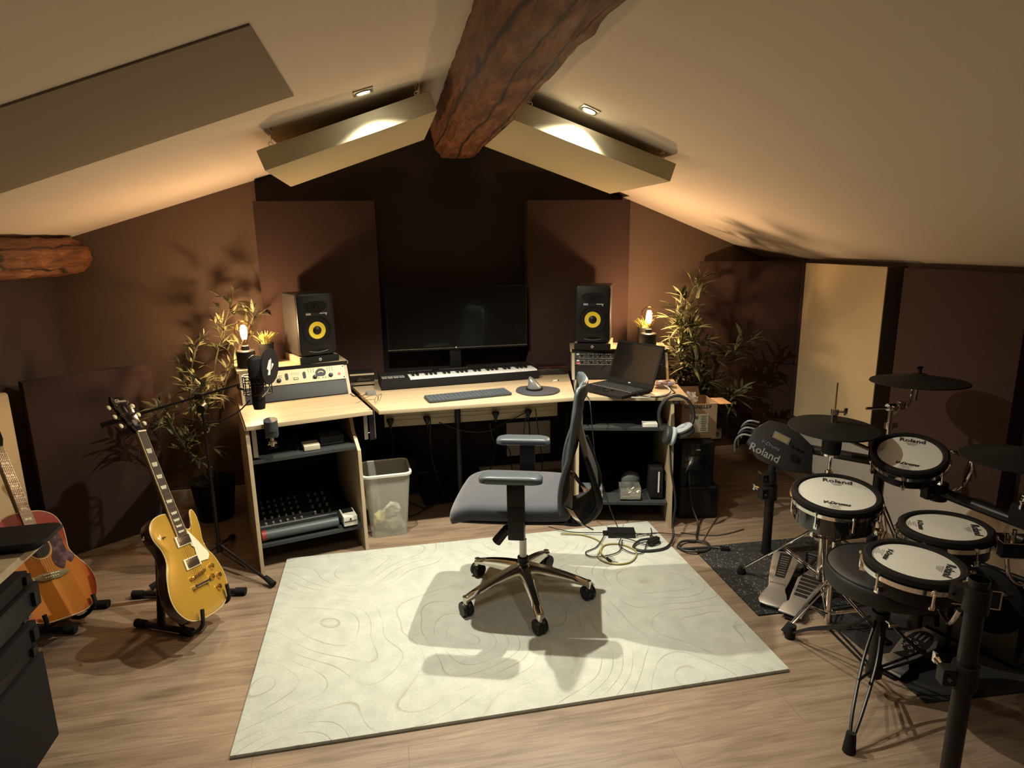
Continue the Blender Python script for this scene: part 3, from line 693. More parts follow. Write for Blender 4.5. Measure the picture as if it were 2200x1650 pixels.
# laptop
s_d, w_d = Vector((.885, .466, 0)).normalized(), Vector((-.466, .885, 0)).normalized()
LM = fr((1.29, 3.348, DZ+.004), w_d, (0, 0, 1))   # x along the front edge, y = -depth
lt = thing('laptop', 'open black laptop turned sideways on the right worktop', 'laptop', M=T(1.29, 3.348, DZ+.004) @ RZ(math.atan2(w_d.y, w_d.x)))
# local: x along front edge away from camera, -y towards the hinge
b = B(); b.box((.18, -.135, .010), (.36, .27, .018), bev=.004); b.build('base', BLKM, lt)
b = B(); b.box((.18, -.165, .0195), (.32, .12, .001)); b.build('key_bed', BLK, lt)
b = B()
for j in range(6):
    for i in range(15): b.box((.030+i*.0212, -.115-j*.0195, .0205), (.017, .0155, .0015))
b.build('keys', mat('laptop keys', (.02, .02, .02), .4), lt); lt.children[-1]['kind'] = 'stuff'
b = B()
for j in range(7): b.box((.178, -.105-j*.0195, .0203), (.315, .0016, .0004))
for i in range(15): b.box((.0405+i*.0212, -.165, .0203), (.0012, .118, .0004))
b.build('backlight_lines', mat('key light', (.35, .33, .30), .6, emit=(.9, .85, .75), estr=.18), lt)
b = B(); b.box((.18, -.045, .0198), (.11, .07, .0008)); b.build('touchpad', BLKG, lt)
HM = T(.18, -.268, .014) @ RX(R(-(180-70)))  # lid frame: x width, y up the lid
HM = fr((.18, -.268, .016), (1, 0, 0), Vector((0, math.cos(R(22)), math.sin(R(22)))))
b = B(HM); b.box((0, .134 if HM.col[1].z > 0 else -.134, -.003), (.36, .265, .008), bev=.003); b.build('lid', BLKM, lt)
sg = 1 if HM.col[1].z > 0 else -1
b = B(HM); b.box((0, sg*.141, .0015), (.335, .225, .001)); b.build('screen', BLKG, lt)
text('lettering', 'msi', .013, HM @ T(0, sg*.014, .0022) @ (Matrix() if sg > 0 else RZ(PI)) @ Matrix.Diagonal((-1, 1, 1, 1)) if False else HM @ T(0, sg*.014, .0022) @ RZ(0 if sg > 0 else PI), INKW, lt, bold=.0004)
pb = thing('plastic_packet', 'crumpled clear blue-tinted packet behind the laptop', 'packet', (1.66, 3.60, DZ)); b = B(); b.sph((0, 0, .018), .05, (1.3, .8, .35), 14)
for v in b.bm.verts: v.co += v.co*.5*noise.noise(v.co*60)
b.build('film', mat('blue film', (.38, .36, .52), .2, alpha=.7), pb, ang=8)
lc = thing('laptop_cable', 'pale cable looped on the worktop right of the laptop', 'cable', (1.5, 3.45, DZ)); b = B(); b.tube([(1.36, 3.38, DZ+.006), (1.45, 3.36, DZ+.005), (1.58, 3.40, DZ+.005), (1.65, 3.50, DZ+.008), (1.64, 3.57, DZ+.02)], .004, 6, 6); b.build('lead', mat('pale cable', (.42, .40, .38), .5), lc, world=True)
lc = thing('laptop_cable', 'black cable looped on the worktop right of the laptop', 'cable', (1.5, 3.45, DZ)); b = B(); b.tube([(1.40, 3.40, DZ+.010), (1.52, 3.35, DZ+.005), (1.64, 3.42, DZ+.005), (1.67, 3.52, DZ+.005), (1.70, 3.62, DZ+.006), (1.765, 3.66, DZ+.004), (1.80, 3.60, DZ-.06), (1.80, 3.56, .70)], .0035, 6, 6); b.build('lead', BLKM, lc, world=True)

# bulb lamps and small planters
def bulb_lamp(x, y, z, lab):
    t = thing('bulb_lamp', lab, 'lamp', (x, y, z), group='bulb lamps beside the speakers')
    b = B(); b.lathe([(.052, 0), (.052, .095), (.046, .10), (.022, .102), (.020, .125), (0, .126)], 32); b.build('base', BLK, t)
    gm = bpy.data.materials.new('warm glass'); gm.use_nodes = True; nt = gm.node_tree; nt.nodes.clear()
    o_ = nt.nodes.new('ShaderNodeOutputMaterial'); tr = N(nt, 'ShaderNodeBsdfTransparent', Color=(1, .93, .82, 1)); gg = N(nt, 'ShaderNodeBsdfGlossy', Roughness=.05, Color=(1, .9, .75, 1)); fz = N(nt, 'ShaderNodeFresnel', IOR=1.12); mx_ = nt.nodes.new('ShaderNodeMixShader')
    nt.links.new(fz.outputs[0], mx_.inputs[0]); nt.links.new(tr.outputs[0], mx_.inputs[1]); nt.links.new(gg.outputs[0], mx_.inputs[2]); nt.links.new(mx_.outputs[0], o_.inputs[0])
    b = B(); b.lathe([(.016, .127), (.024, .15), (.045, .185), (.052, .215), (.045, .248), (.024, .268), (0, .273)], 32, cap=(False, False)); b.build('glass_bulb', gm, t)
    fl = mat('filament glow', (1, .6, .3), .5, emit=(1, .72, .40), estr=120)
    b = B()
    for k in range(6):
        a = k*PI/3; b.tube([(.010*math.cos(a), .010*math.sin(a), .165), (.016*math.cos(a), .016*math.sin(a), .205), (.008*math.cos(a+.5), .008*math.sin(a+.5), .245)], .0032, 6, 4)
    b.build('filament', fl, t)
    l = lamp('bulb_light', 'POINT', (0, 0, .208), BULB_W, BULB_COL, .025); l.parent = t
BULB_W = 36
bulb_lamp(-.800, 3.965, .9715, 'left glowing filament bulb lamp with black base on the rack')
bulb_lamp(1.690, 3.935, .9715, 'right glowing filament bulb lamp with black base on the rack')
def planter(x, y, z, lab, seed):
    t = thing('grass_planter', lab, 'plant', (x, y, z), group='small grass planters by the lamps')
    b = B(); b.lathe([(.036, 0), (.044, .10), (.047, .12), (.042, .12), (.038, .10), (0, .10)], 28); b.build('pot', BLK, t)
    b = B(); rr = random.Random(seed)
    for k in range(70):
        a = rr.uniform(0, 2*PI); r0 = rr.uniform(0, .03); ln = rr.uniform(.05, .10); tl = rr.uniform(.1, .7)
        p0 = Vector((r0*math.cos(a), r0*math.sin(a), .10)); d = Vector((math.cos(a)*tl, math.sin(a)*tl, 1)).normalized(); sd = Vector((-math.sin(a), math.cos(a), 0))*.004
        p1 = p0+d*ln*.6; p2 = p0+d*ln+Vector((math.cos(a), math.sin(a), -.4))*ln*.2
        b.quad([p0-sd, p0+sd, p1+sd*1.1, p1-sd*1.1]); b.quad([p1-sd*1.1, p1+sd*1.1, p2+sd*.2, p2-sd*.2])
    b.build('grass', GRASS, t, ang=80)
planter(-.705, 4.085, .9715, 'small dark pot of yellow-green grass beside the left bulb lamp', 1)
planter(1.715, 4.06, .9715, 'small dark pot of yellow-green grass behind the right bulb lamp', 2)
# ================================================================= OFFICE CHAIR
ch = thing('office_chair', 'dark grey swivel office chair with mesh back and chrome star base on the rug', 'chair', (.58, 2.73, .0145), R(72))
   # local: +y forward, +x right
for k, aw in enumerate((199, 271, 343, 55, 127)):
    a = R(aw-72); d = Vector((math.cos(a), math.sin(a), 0)); sd = Vector((-d.y, d.x, 0))
    rg_ = []
    for t_ in range(9):
        u = t_/8; r_ = .025+.285*u; z = .150-.035*u-.03*u*u; wv = .030*(1-u)+.020*u; hh = .040*(1-u)+.020
        c = d*r_+Vector((0, 0, z))
        rg_.append([c+sd*wv*.55+Vector((0, 0, hh*.5)), c-sd*wv*.55+Vector((0, 0, hh*.5)), c-sd*wv, c-sd*wv*.8-Vector((0, 0, hh*.6)), c+sd*wv*.8-Vector((0, 0, hh*.6)), c+sd*wv])
    b = B(); b.rings(rg_); b.cyl(d*.305+Vector((0, 0, .052)), d*.305+Vector((0, 0, .098)), .013, .014); leg = b.build('base_leg', ALU, ch, ang=50)
    b = B(); cp_ = d*.305+Vector((0, 0, .034)); wd_ = RZ(a*1.7+k)
    for s_ in (-1, 1):
        M_ = T(cp_.x+.008, cp_.y, cp_.z) @ wd_ @ T(0, s_*.013, 0) @ RX(PI/2)
        b.lathe([(.010, -.012), (.031, -.012), (.034, -.006), (.034, .006), (.031, .012), (.010, .012)], 24, M=M_)
    b.sph(tuple(cp_+Vector((0, 0, .012))), .020, (1, 1, .9), 12); b.build('caster', BLK, leg)
b = B(); b.lathe([(.024, .09), (.036, .12), (.036, .175), (.026, .185), (.026, .20)], 28); b.build('base_hub', ALU, ch)
b = B(); b.use(BLK).cyl((0, 0, .185), (0, 0, .21), .027, seg=24).use(STEEL).cyl((0, 0, .21), (0, 0, .30), .017, seg=24).cyl((0, 0, .30), (0, 0, .44), .013, seg=20); b.build('gas_lift', None, ch)
SZ = .505
b = B(); b.box((0, .0, SZ-.055), (.20, .26, .045), bev=.012); b.box((0, -.12, SZ-.075), (.10, .20, .03), bev=.01); b.box((0, .0, SZ-.032), (.40, .40, .014), bev=.005); b.build('mechanism', BLK, ch)
b = B(); b.cyl((-.17, .05, SZ-.075), (-.17, .10, SZ-.14), .020, .022, 16); b.cyl((-.10, .05, SZ-.055), (-.17, .055, SZ-.08), .009); b.build('lever', BLK, ch)
b = B(); b.cyl((.09, .08, SZ-.055), (.24, .10, SZ-.055), .006); b.build('lever', BLK, ch)
# seat cushion
out = [(.24, .20), (.225, .285), (.15, .305), (0, .312), (-.15, .305), (-.225, .285), (-.24, .20), (-.24, 0), (-.225, -.17), (-.19, -.225), (0, -.23), (.19, -.225), (.225, -.17), (.24, 0)]
O_ = [(p.x, p.y) for p in crom([(x, y, 0) for x, y in out], 4, True)]
rg_ = []
for sc_, z in ((.90, 0), (.985, .008), (1.0, .03), (.995, .052), (.96, .066), (.85, .073), (.5, .071), (.02, .068)):
    rg_.append([(x*sc_, y*sc_, SZ-.02+z-(.022*max(0, (y*sc_-.17)/.1)**2)) for x, y in O_])
b = B(); b.rings(rg_); b.build('seat', SEATF, ch, ang=60)
b = B(); b.prism([(x*.95, y*.95) for x, y in O_], SZ-.032, SZ-.018, bev=.004); b.build('seat_shell', BLK, ch)
# armrests
for s_ in (-1, 1):
    x = s_*.262
    b = B(); b.box((x, -.0, .60), (.022, .075, .155), bev=.006); b.box((x, .0, .50), (.030, .070, .15), bev=.008); b.box((x*.75, .0, SZ-.045), (.16, .065, .018), bev=.004); b.cyl((x, 0, .672), (x, 0, .685), .022, .04, 20); b.build('armrest_post', BLK, ch)
    P = rrect(.085, .265, .032)
    b = B(T(x, .02, 0)); b.rings([[(px*a1, py*a1, z-.9*(py*a1)**2*.35) for px, py in P] for a1, z in ((.86, .685), (1, .691), (1.0, .707), (.96, .714), (.80, .718))]); b.build('armrest_pad', LEATH, ch, ang=50)
# backrest
def bk(u, v):   # u -1..1, v 0..1
    wd_ = .205+.02*math.sin(PI*min(v*1.1, 1))-.035*max(0, v-.8)/.2
    y = -.215-.070*v+.018*math.sin(PI*min(1, v/.5))*(v < .5)+.030*u*u
    return Vector((u*wd_, y, .50+.555*v))
nu, nv = 12, 16
b = B()
rg_ = []
for j in range(nv+1):
    v = j/nv; row = [bk(-1+2*i/nu, v) for i in range(nu+1)]
    rg_.append(row+[p+Vector((0, -.005, 0)) for p in reversed(row)])
b.rings(rg_); b.build('back_mesh', mat('black chair mesh', (.022, .022, .026), .8, bump=.6, scale=500), ch, ang=60)
b = B(); path = [bk(-1, j/10) for j in range(11)]+[bk(-.6, 1.0), bk(0, 1.005), bk(.6, 1.0)]+[bk(1, 1-j/10) for j in range(11)]+[bk(.5, 0), bk(-.5, 0)]
b.tube(path, .011, 8, closed=True, n=2); b.build('back_frame', LEATH, ch, ang=60)
b = B(); rg_ = []
for i in range(9):
    u = -.92+1.84*i/8; p = bk(u, 1.0); c = p+Vector((0, .004, -.022))
    rg_.append([c+Vector((0, .016*math.cos(a), .042*math.sin(a)))*(1 if 0 < i < 8 else .6) for a in [k*PI/8 for k in range(16)]])
b.rings(rg_); b.build('headrest_pad', LEATH, ch, ang=60)
b = B()
for s_ in (-1, 1):
    b.tube([(s_*.07, -.16, .43), (s_*.10, -.27, .44), (s_*.14, -.345, .53), (s_*.15, -.325, .64), (s_*.15, -.285, .76)], [.018, .018, .017, .014, .012], 10, 5)
b.box((0, -.20, .435), (.17, .14, .022), bev=.008); b.build('back_support', BLK, ch, ang=50)
LS = crom([(0, -.235, .455), (0, -.31, .49), (0, -.345, .57), (0, -.325, .66), (0, -.285, .76), (0, -.262, .84)], 4)
b = B(); b.rings([[(-.16, p.y, p.z), (.16, p.y, p.z), (.16, p.y+.006, p.z), (-.16, p.y+.006, p.z)] for p in LS]); b.build('lumbar_shell', mat('black chair mesh', (.02, .02, .02)), ch, ang=60)
for s_ in (-1, 1):
    b = B(); p = [(s_*.222, -.225, .56), (s_*.222, -.25, .52), (s_*.21, -.285, .48), (s_*.18, -.31, .455)]
    rg_ = []
    for q in crom(p, 5): rg_.append([Vector(q)+Vector(o_) for o_ in ((.006, .018, .004), (-.006, .018, .004), (-.006, -.014, -.012), (.006, -.014, -.012))])
    b.rings(rg_); b.build('chrome_bracket', ALU, ch)

# ================================================================= DRUM KIT
def drum_pad(name, label, c, nrm, dia, depth, shell, roland_az, group=None, lugs=6, cat='drum'):
    """c = centre of the head, nrm = head normal, roland_az = world azimuth of the lettering from the centre"""
    nrm = Vector(nrm).normalized(); xa = Vector((math.cos(roland_az+PI/2), math.sin(roland_az+PI/2), 0))*-1
    F = fr(c, xa, nrm); r_ = dia/2
    t = thing(name, label, cat, M=F, group=group)
    b = B(); b.lathe([(r_-.026, -.010), (r_-.026, -.002), (r_*.5, -.0015), (0, -.001)], 56, cap=(False, False)); b.build('drum_head', HEADM, t)
    b = B(); prof = [(r_-.028, -.004), (r_-.022, .006), (r_-.008, .008), (r_, .002), (r_, -.014), (r_-.006, -.018), (r_-.028, -.016)]
    b.rings([[(r0*math.cos(2*PI*k/56), r0*math.sin(2*PI*k/56), z) for k in range(56)] for r0, z in prof], closed=True); b.build('rubber_rim', RUB, t)
    b = B(); b.rings([[(r0*math.cos(2*PI*k/56), r0*math.sin(2*PI*k/56), z) for k in range(56)] for r0, z in ((r_-.003, -.017), (r_+.006, -.019), (r_+.004, -.036), (r_-.010, -.038))]); b.build('hoop', CHROME, t)
    b = B(); b.lathe([(r_-.014, -.036), (r_-.014, -.036-depth), (r_-.020, -.040-depth), (0, -.040-depth)], 56); b.build('shell', shell, t)
    for k in range(lugs):
        a = 2*PI*(k+.5)/lugs; x, y = math.cos(a), math.sin(a)
        b = B(); b.cyl((x*(r_+.004), y*(r_+.004), -.012), (x*(r_+.004), y*(r_+.004), -.036-min(depth, .06)*.75), .0045, seg=8); b.cyl((x*(r_+.004), y*(r_+.004), -.014), (x*(r_+.004), y*(r_+.004), -.024), .008, seg=10); b.box((0, 0, 0), (.018, .016, min(depth, .06)*.45), M=T(x*(r_-.004), y*(r_-.004), -.036-min(depth, .06)*.72) @ RZ(a), bev=.003); b.build('tension_lug', CHROME, t)
    text('lettering', 'Roland', .036*dia/.3, T(0, r_*.62, .0002) , INK, t, bold=.0006)
    b = B()
    for k in range(4): b.box((0, r_*.50-.005*k, .0002), (.05-.008*k, .0012, .0004))
    for k in range(5): b.box((-.0-.004*(k % 2), -r_*.62-.006*k, .0002), (.050-.012*(k % 3), .0012, .0004))
    b.build('small_print', mat('grey ink', (.20, .20, .18), .7), t)
    text('lettering', 'V-Drums', .024*dia/.3, T(0, -r_*.52, .0002), INK, t, shear=.4, bold=.0008)
    return t
BSH = mat('black drum shell', (.010, .010, .010), .12, coat=.6)
drum_pad('snare_drum_pad', 'white-headed snare pad with glossy black shell left of the round black throne', (1.81, 2.22, .628), (-.08, -.10, 1), .345, .085, BSH, R(52), 'white mesh drum pads', 8)
drum_pad('tom_pad', 'white-headed tom pad mounted highest, tilted, below the crash cymbal', (2.16, 2.24, .768), (-.22, -.32, 1), .292, .05, BLK, R(42), 'white mesh drum pads')
drum_pad('tom_pad', 'white-headed tom pad in the middle, right of and behind the front tom', (2.0, 1.87, .615), (-.10, -.02, 1), .305, .05, BLK, R(-38), 'white mesh drum pads')
drum_pad('tom_pad', 'white-headed tom pad nearest the camera, above the black throne', (1.64, 1.625, .645), (.03, .0, 1), .298, .05, BLK, R(-52), 'white mesh drum pads')

def tripod(b, c, z1, z2, rad, ang0, feet, m_leg=CHROME, r_=.007, dbl=True, n=3, zf=.02):
    """double braced tripod legs"""
    for k in range(n):
        a = ang0+2*PI*k/n; d = Vector((math.cos(a), math.sin(a), 0)); s_ = Vector((-d.y, d.x, 0))*.010
        f = Vector(c)+d*rad; f.z = zf; top = Vector((c[0], c[1], z1))+d*.02; low = Vector((c[0], c[1], z2))+d*.02; midp = top.lerp(f, .52)
        for q in ((-1, 1) if dbl else (0,)):
            b.cyl(top+s_*q, f+s_*q*.3, r_*.6, seg=8); b.cyl(low+s_*q, midp+s_*q, r_*.5, seg=8)
        feet.append((f, d))
def stand_parts(t, c, z1, z2, rad, ang0, mleg, zf=.03):
    for k in range(3):
        a = ang0+2*PI*k/3; d = Vector((math.cos(a), math.sin(a), 0)); s_ = Vector((-d.y, d.x, 0))*.011
        cc_ = Vector((c[0], c[1], 0)); f = cc_+d*rad; f.z = zf; top = Vector((c[0], c[1], z1))+d*.02; low = Vector((c[0], c[1], z2))+d*.015; mp2 = top.lerp(f, .5)
        b = B()
        for q in (-1, 1): b.cyl(top+s_*q, f+s_*q*.35, .0045, seg=8); b.cyl(low+s_*q*.8, mp2+s_*q*.7, .004, seg=8)
        leg = b.build('leg', mleg, t, world=True)
        b = B(); b.cyl(f+Vector((0, 0, .020))-d*.015, f+d*.012-Vector((0, 0, zf-.009)), .012, .019, 14); b.build('rubber_foot', RUB, leg) if False else b.build('rubber_foot', RUB, t, world=True)
# snare stand
ss = thing('snare_stand', 'chrome double-braced snare stand under the snare pad', 'stand', (1.845, 2.24, .008))
b = B(); b.cyl((1.845, 2.24, .05), (1.84, 2.235, .30), .0125, seg=18); b.cyl((1.84, 2.235, .28), (1.835, 2.232, .40), .0095, seg=16); b.cyl((1.842, 2.238, .25), (1.842, 2.238, .29), .019, seg=16); b.cyl((1.845, 2.24, .02), (1.845, 2.24, .07), .017, seg=16); b.build('tube', CHROME, ss, world=True)
stand_parts(ss, (1.845, 2.24), .20, .06, .215, R(187), CHROME)
for k in range(3):
    a = R(80+120*k); d = Vector((math.cos(a), math.sin(a), 0)); o_ = Vector((1.835, 2.232, .40))
    b = B(); b.tube([o_, o_+d*.06+Vector((0, 0, .03)), o_+d*.15+Vector((0, 0, .065)), o_+d*.165+Vector((0, 0, .095))], .005, 8, 4); b.box(tuple(o_+d*.155+Vector((0, 0, .075))), (.025, .02, .02), bev=.004); b.build('basket_arm', CHROME, ss, world=True)
b = B(); b.tube([(1.845, 2.24, .36), (1.80, 2.20, .37), (1.79, 2.19, .34)], .006, 8, 4); b.cyl((1.86, 2.20, .34), (1.86, 2.17, .345), .012, seg=10); b.build('tilter', CHROME, ss, world=True)

# hi-hat
HC = Vector((1.94, 2.44, 0))
hh = thing('hi_hat', 'black rubber hi-hat cymbal on a chrome stand with rod and wing nut', 'cymbal', (HC.x, HC.y, .008))
b = B(fr((HC.x, HC.y, .852), (1, 0, 0), (-.04, -.04, 1))); b.lathe([(.0, .012), (.03, .014), (.05, .010), (.185, -.010), (.188, -.016), (.17, -.018), (.05, -.010), (0, -.008)], 64); b.build('cymbal', RUB, hh, world=True, ang=50)
b = B(); b.cyl((HC.x, HC.y, .86), (HC.x, HC.y, .885), .022, .018, 20).use(CHROME) if False else b.cyl((HC.x, HC.y, .86), (HC.x, HC.y, .90), .015, .012, 20); b.cyl((HC.x, HC.y, .90), (HC.x, HC.y, .925), .016, seg=20); b.cyl((HC.x, HC.y, .913), (HC.x+.035, HC.y-.01, .913), .005, seg=8); b.box((HC.x+.045, HC.y-.012, .913), (.016, .006, .034), bev=.004); b.build('clutch', CHROME, hh, world=True)
b = B(); b.cyl((HC.x, HC.y, .30), (HC.x, HC.y, 1.045), .0035, seg=10); b.build('rod', GOLD, hh, world=True)
b = B(); b.cyl((HC.x, HC.y, .72), (HC.x, HC.y, .825), .040, .042, 28); b.build('sensor_housing', BLK, hh, world=True)
b = B(); b.cyl((HC.x, HC.y, .712), (HC.x, HC.y, .722), .041, seg=28); b.cyl((HC.x, HC.y, .10), (HC.x, HC.y, .42), .0135, seg=18); b.cyl((HC.x, HC.y, .40), (HC.x, HC.y, .64), .0105, seg=18); b.cyl((HC.x, HC.y, .385), (HC.x, HC.y, .415), .020, seg=16); b.cyl((HC.x, HC.y, .64), (HC.x, HC.y, .71), .007, seg=14); b.cyl((HC.x, HC.y, .60), (HC.x, HC.y, .64), .017, seg=14)
b.cyl((HC.x, HC.y, .62), (HC.x-.04, HC.y-.03, .62), .005, seg=8); b.box((HC.x-.05, HC.y-.035, .62), (.02, .012, .022), bev=.004); b.build('stand_tube', CHROME, hh, world=True)
for a_, r_ in ((R(130), .36), (R(10), .33), (R(250), .12)):
    d = Vector((math.cos(a_), math.sin(a_), 0)); f = Vector((HC.x, HC.y, 0))+d*r_; f.z = .03; top = Vector((HC.x, HC.y, .36))+d*.02; sdd = Vector((-d.y, d.x, 0))*.012
    b = B()
    for q in (-1, 1): b.cyl(top+sdd*q, f+sdd*q*.3, .005, seg=8); b.cyl(Vector((HC.x, HC.y, .12))+sdd*q*.8, top.lerp(f, .45)+sdd*q*.7, .0045, seg=8)
    b.build('leg', CHROME, hh, world=True)
    b = B()
    for q in range(5): b.cyl(f+Vector((0, 0, .018-.007*q)), f+Vector((0, 0, .013-.007*q)), .012+.0025*q, seg=16)
    b.build('rubber_foot', RUB, hh, world=True)
# rack
rk = thing('drum_rack', 'black tubular drum rack with thick posts and cross bars', 'drum rack', (1.95, 2.0, 0))
def rtube(p1, p2, nm='post', r_=.0235):
    b = B(); b.cyl(p1, p2, r_, seg=24)
    p1, p2 = Vector(p1), Vector(p2); d = (p2-p1).normalized()
    b.cyl(p1, p1+d*.03, r_+.003, seg=24); b.cyl(p2-d*.012, p2, r_+.002, seg=24); return b.build(nm, TUBE, rk, world=True)
P0, P1, P2, P3 = (1.95, 2.88), (2.26, 2.50), (2.13, 1.72), (1.50, 1.28)
rtube((P0[0], P0[1], .01), (P0[0], P0[1], .64)); rtube((P1[0], P1[1], .01), (P1[0], P1[1], .66)); rtube((2.36, 1.66, .01), (2.36, 1.66, .66)); rtube((P3[0], P3[1], .0), (P3[0], P3[1], .79))
rtube((P0[0], P0[1], .63), (2.28, 2.48, .63), 'cross_bar'); rtube((2.26, 2.46, .60), (2.36, 1.66, .60), 'cross_bar')
rtube((2.36, 1.66, .45), (2.62, 1.2, .45), 'cross_bar', .02)
def clampb(c, s_=1.0, dx=(1, 0, 0)):
    M = fr(c, dx, (0, 0, 1)); b = B(M); b.cyl((0, 0, -.035*s_), (0, 0, .035*s_), .033*s_, seg=20); b.box((.045*s_, 0, 0), (.04*s_, .035*s_, .05*s_), bev=.006); b.cyl((.05*s_, -.03*s_, 0), (.05*s_, .035*s_, 0), .006*s_, seg=8); b.build('clamp', BLK, rk, world=True)
    b = B(M); b.cyl((.05*s_, -.02*s_, .015*s_), (.05*s_, -.045*s_, .015*s_), .009*s_, seg=10); b.box((.05*s_, -.055*s_, .015*s_), (.008*s_, .016*s_, .032*s_), bev=.003); b.build('wing_nut', CHROME, rk, world=True)
clampb((P0[0], P0[1], .36), 1.1, (-1, -.2, 0)); clampb((P0[0], P0[1], .44), .9, (-1, 0, 0)); clampb((P1[0], P1[1], .62), 1.2, (0, -1, 0)); clampb((2.36, 1.66, .60), 1.2, (0, -1, 0)); clampb((P3[0], P3[1], .50), 1.0, (-1, .3, 0)); clampb((P3[0], P3[1], .73), .95, (-.3, 1, 0)); clampb((2.29, 2.2, .60), 1.1, (-1, 0, 0))
# L arms for toms
for pts in ([(2.29, 2.2, .60), (2.31, 2.12, .64), (2.33, 2.10, .76), (2.27, 2.15, .80)], [(2.36, 1.70, .56), (2.30, 1.74, .42), (2.22, 1.78, .43), (2.20, 1.80, .60)], [(1.52, 1.34, .66), (1.58, 1.42, .56), (1.62, 1.50, .56)]):
    b = B(); b.tube(pts, .0075, 10, 6); b.build('tom_arm', CHROME, rk, world=True)
for c, a_ in (((2.24, 1.80, .545), R(-20)), ((1.735, 1.50, .60), R(-30))):
    b = B(T(*c) @ RZ(a_)); b.use(BLK).box((0, 0, 0), (.12, .085, .055), bev=.002).use(CHROME).box((0, 0, .029), (.125, .09, .004)).box((0, 0, -.029), (.125, .09, .004)).box((.062, 0, 0), (.004, .09, .06)); b.cyl((.0, .01, .03), (.0, .01, .06), .008, seg=12).use(CHROME); b.cyl((.062, 0, 0), (.09, 0, 0), .004, seg=8); b.use(BLK).cyl((.088, 0, 0), (.105, 0, 0), .014, seg=14); b.build('tom_holder', None, rk, world=True)
b = B(T(1.735, 1.50, .60) @ RZ(R(-30))); b.box((.01, -.0435, 0), (.022, .002, .030)); text('lettering', '10', .02, T(1.735, 1.50, .60) @ RZ(R(-30)) @ fr((.01, -.0448, 0), (1, 0, 0), (0, -1, 0)), INK, rk, world=True); b.build('size_label', INKW, rk, world=True)
b = B(); b.box((P0[0]-.02, P0[1]-.06, .61), (.14, .05, .05), bev=.01); b.build('module_bracket', mat('worn gold steel', (.45, .38, .22), .35, .8), rk, world=True)
# sound module
MDc = Vector((1.895, 2.76, .665)); MF = fr(MDc, (.80, -.42, -.42), (-.46, -.74, .60))
md = thing('drum_sound_module', 'black wedge-shaped drum sound module with silver lettering on the rack', 'drum module', M=MF)
b = B(); b.prism([(-.135, -.06), (-.135, .02), (-.085, .095), (.02, .12), (.155, .07), (.20, -.06), (.10, -.10), (-.06, -.11)], -.045, .0, bev=.008); b.build('casing', mat('module plastic', (.028, .026, .026), .35), md)
b = B(); b.use(GREYL).box((.0, .035, .001), (.085, .038, .003), bev=.001).use(mat('amber display', (.30, .24, .12), .3)).box((.0, .035, .0027), (.07, .028, .001)); b.build('display', None, md)
text('lettering', 'Roland', .056, T(-.045, -.075, .0012), mat('silver print', (.26, .25, .22), .5), md, bold=.0008)
text('lettering', 'V-Drums', .026, T(-.035, -.025, .0012), mat('dim print', (.22, .20, .24), .5), md, shear=.3)
for k in range(5):
    b = B(); b.tube([(-.125, .06-.02*k, -.01), (-.17, .05-.02*k, -.03), (-.175, .03-.02*k, -.11), (-.14, .0-.02*k, -.19)], .005, 6, 5); b.build('cable', RUB if k % 2 else GREYL, md)
b = B()
for x in (.06, .085, .11): b.cyl((x, .02, 0), (x, .02, .006), .006, seg=10)
b.cyl((.09, -.03, 0), (.09, -.03, .010), .018, seg=20); b.build('dial', BLK, md)
# crash cymbal on chrome boom stand
cs = thing('crash_cymbal', 'large black rubber crash cymbal at the top of the kit before the beige wall panel', 'cymbal', (2.36, 2.50, 1.04))
CF = fr((2.375, 2.46, 1.035), (1, 0, 0), (-.05, .04, 1))
b = B(CF); b.lathe([(0, .022), (.03, .022), (.045, .012), (.197, -.012), (.20, -.018), (.18, -.020), (.05, -.004), (0, .0)], 64); b.build('cymbal', RUB, cs, world=True, ang=50)
b = B(CF); b.cyl((0, 0, .015), (0, 0, .048), .008, seg=12); b.box((0, 0, .05), (.03, .006, .012), bev=.003); b.build('wing_nut', BLKM, cs, world=True)
st = thing('cymbal_stand', 'chrome tripod boom stand rising behind the upper tom pad', 'stand', (2.29, 2.47, 0))
SX, SY = 2.30, 2.52
b = B(); b.cyl((SX, SY, .03), (SX, SY, .36), .0135, seg=18); b.cyl((SX, SY, .30), (SX, SY, .72), .011, seg=18); b.cyl((SX, SY, .70), (SX, SY, .88), .0085, seg=16)
for z in (.30, .36, .72, .80): b.cyl((SX, SY, z-.015), (SX, SY, z+.015), .019, seg=16)
b.box((SX+.03, SY, .80), (.03, .01, .025), bev=.004); b.build('tube', CHROME, st, world=True)
b = B(); b.cyl((SX-.14, SY-.01, .895), (SX+.06, SY, .885), .0065, seg=12); b.cyl((SX-.02, SY, .89), (SX+.02, SY, .89), .017, seg=14); b.cyl((SX, SY-.03, .89), (SX, SY+.02, .89), .013, seg=12); b.box((SX+.055, SY, .895), (.03, .02, .04), bev=.005); b.tube([(SX+.06, SY, .90), (SX+.09, SY, .885), (SX+.10, SY, .92), (SX+.085, SY-.02, 1.01)], .005, 8, 5); b.cyl((2.375, 2.465, .93), (2.375, 2.46, 1.03), .006, seg=10); b.tube([(SX, SY, .82), (SX+.02, SY, .85), (SX+.05, SY, .885)], .005, 8, 4); b.build('boom_arm', CHROME, st, world=True)
stand_parts(st, (SX, SY), .40, .12, .30, R(35), CHROME)
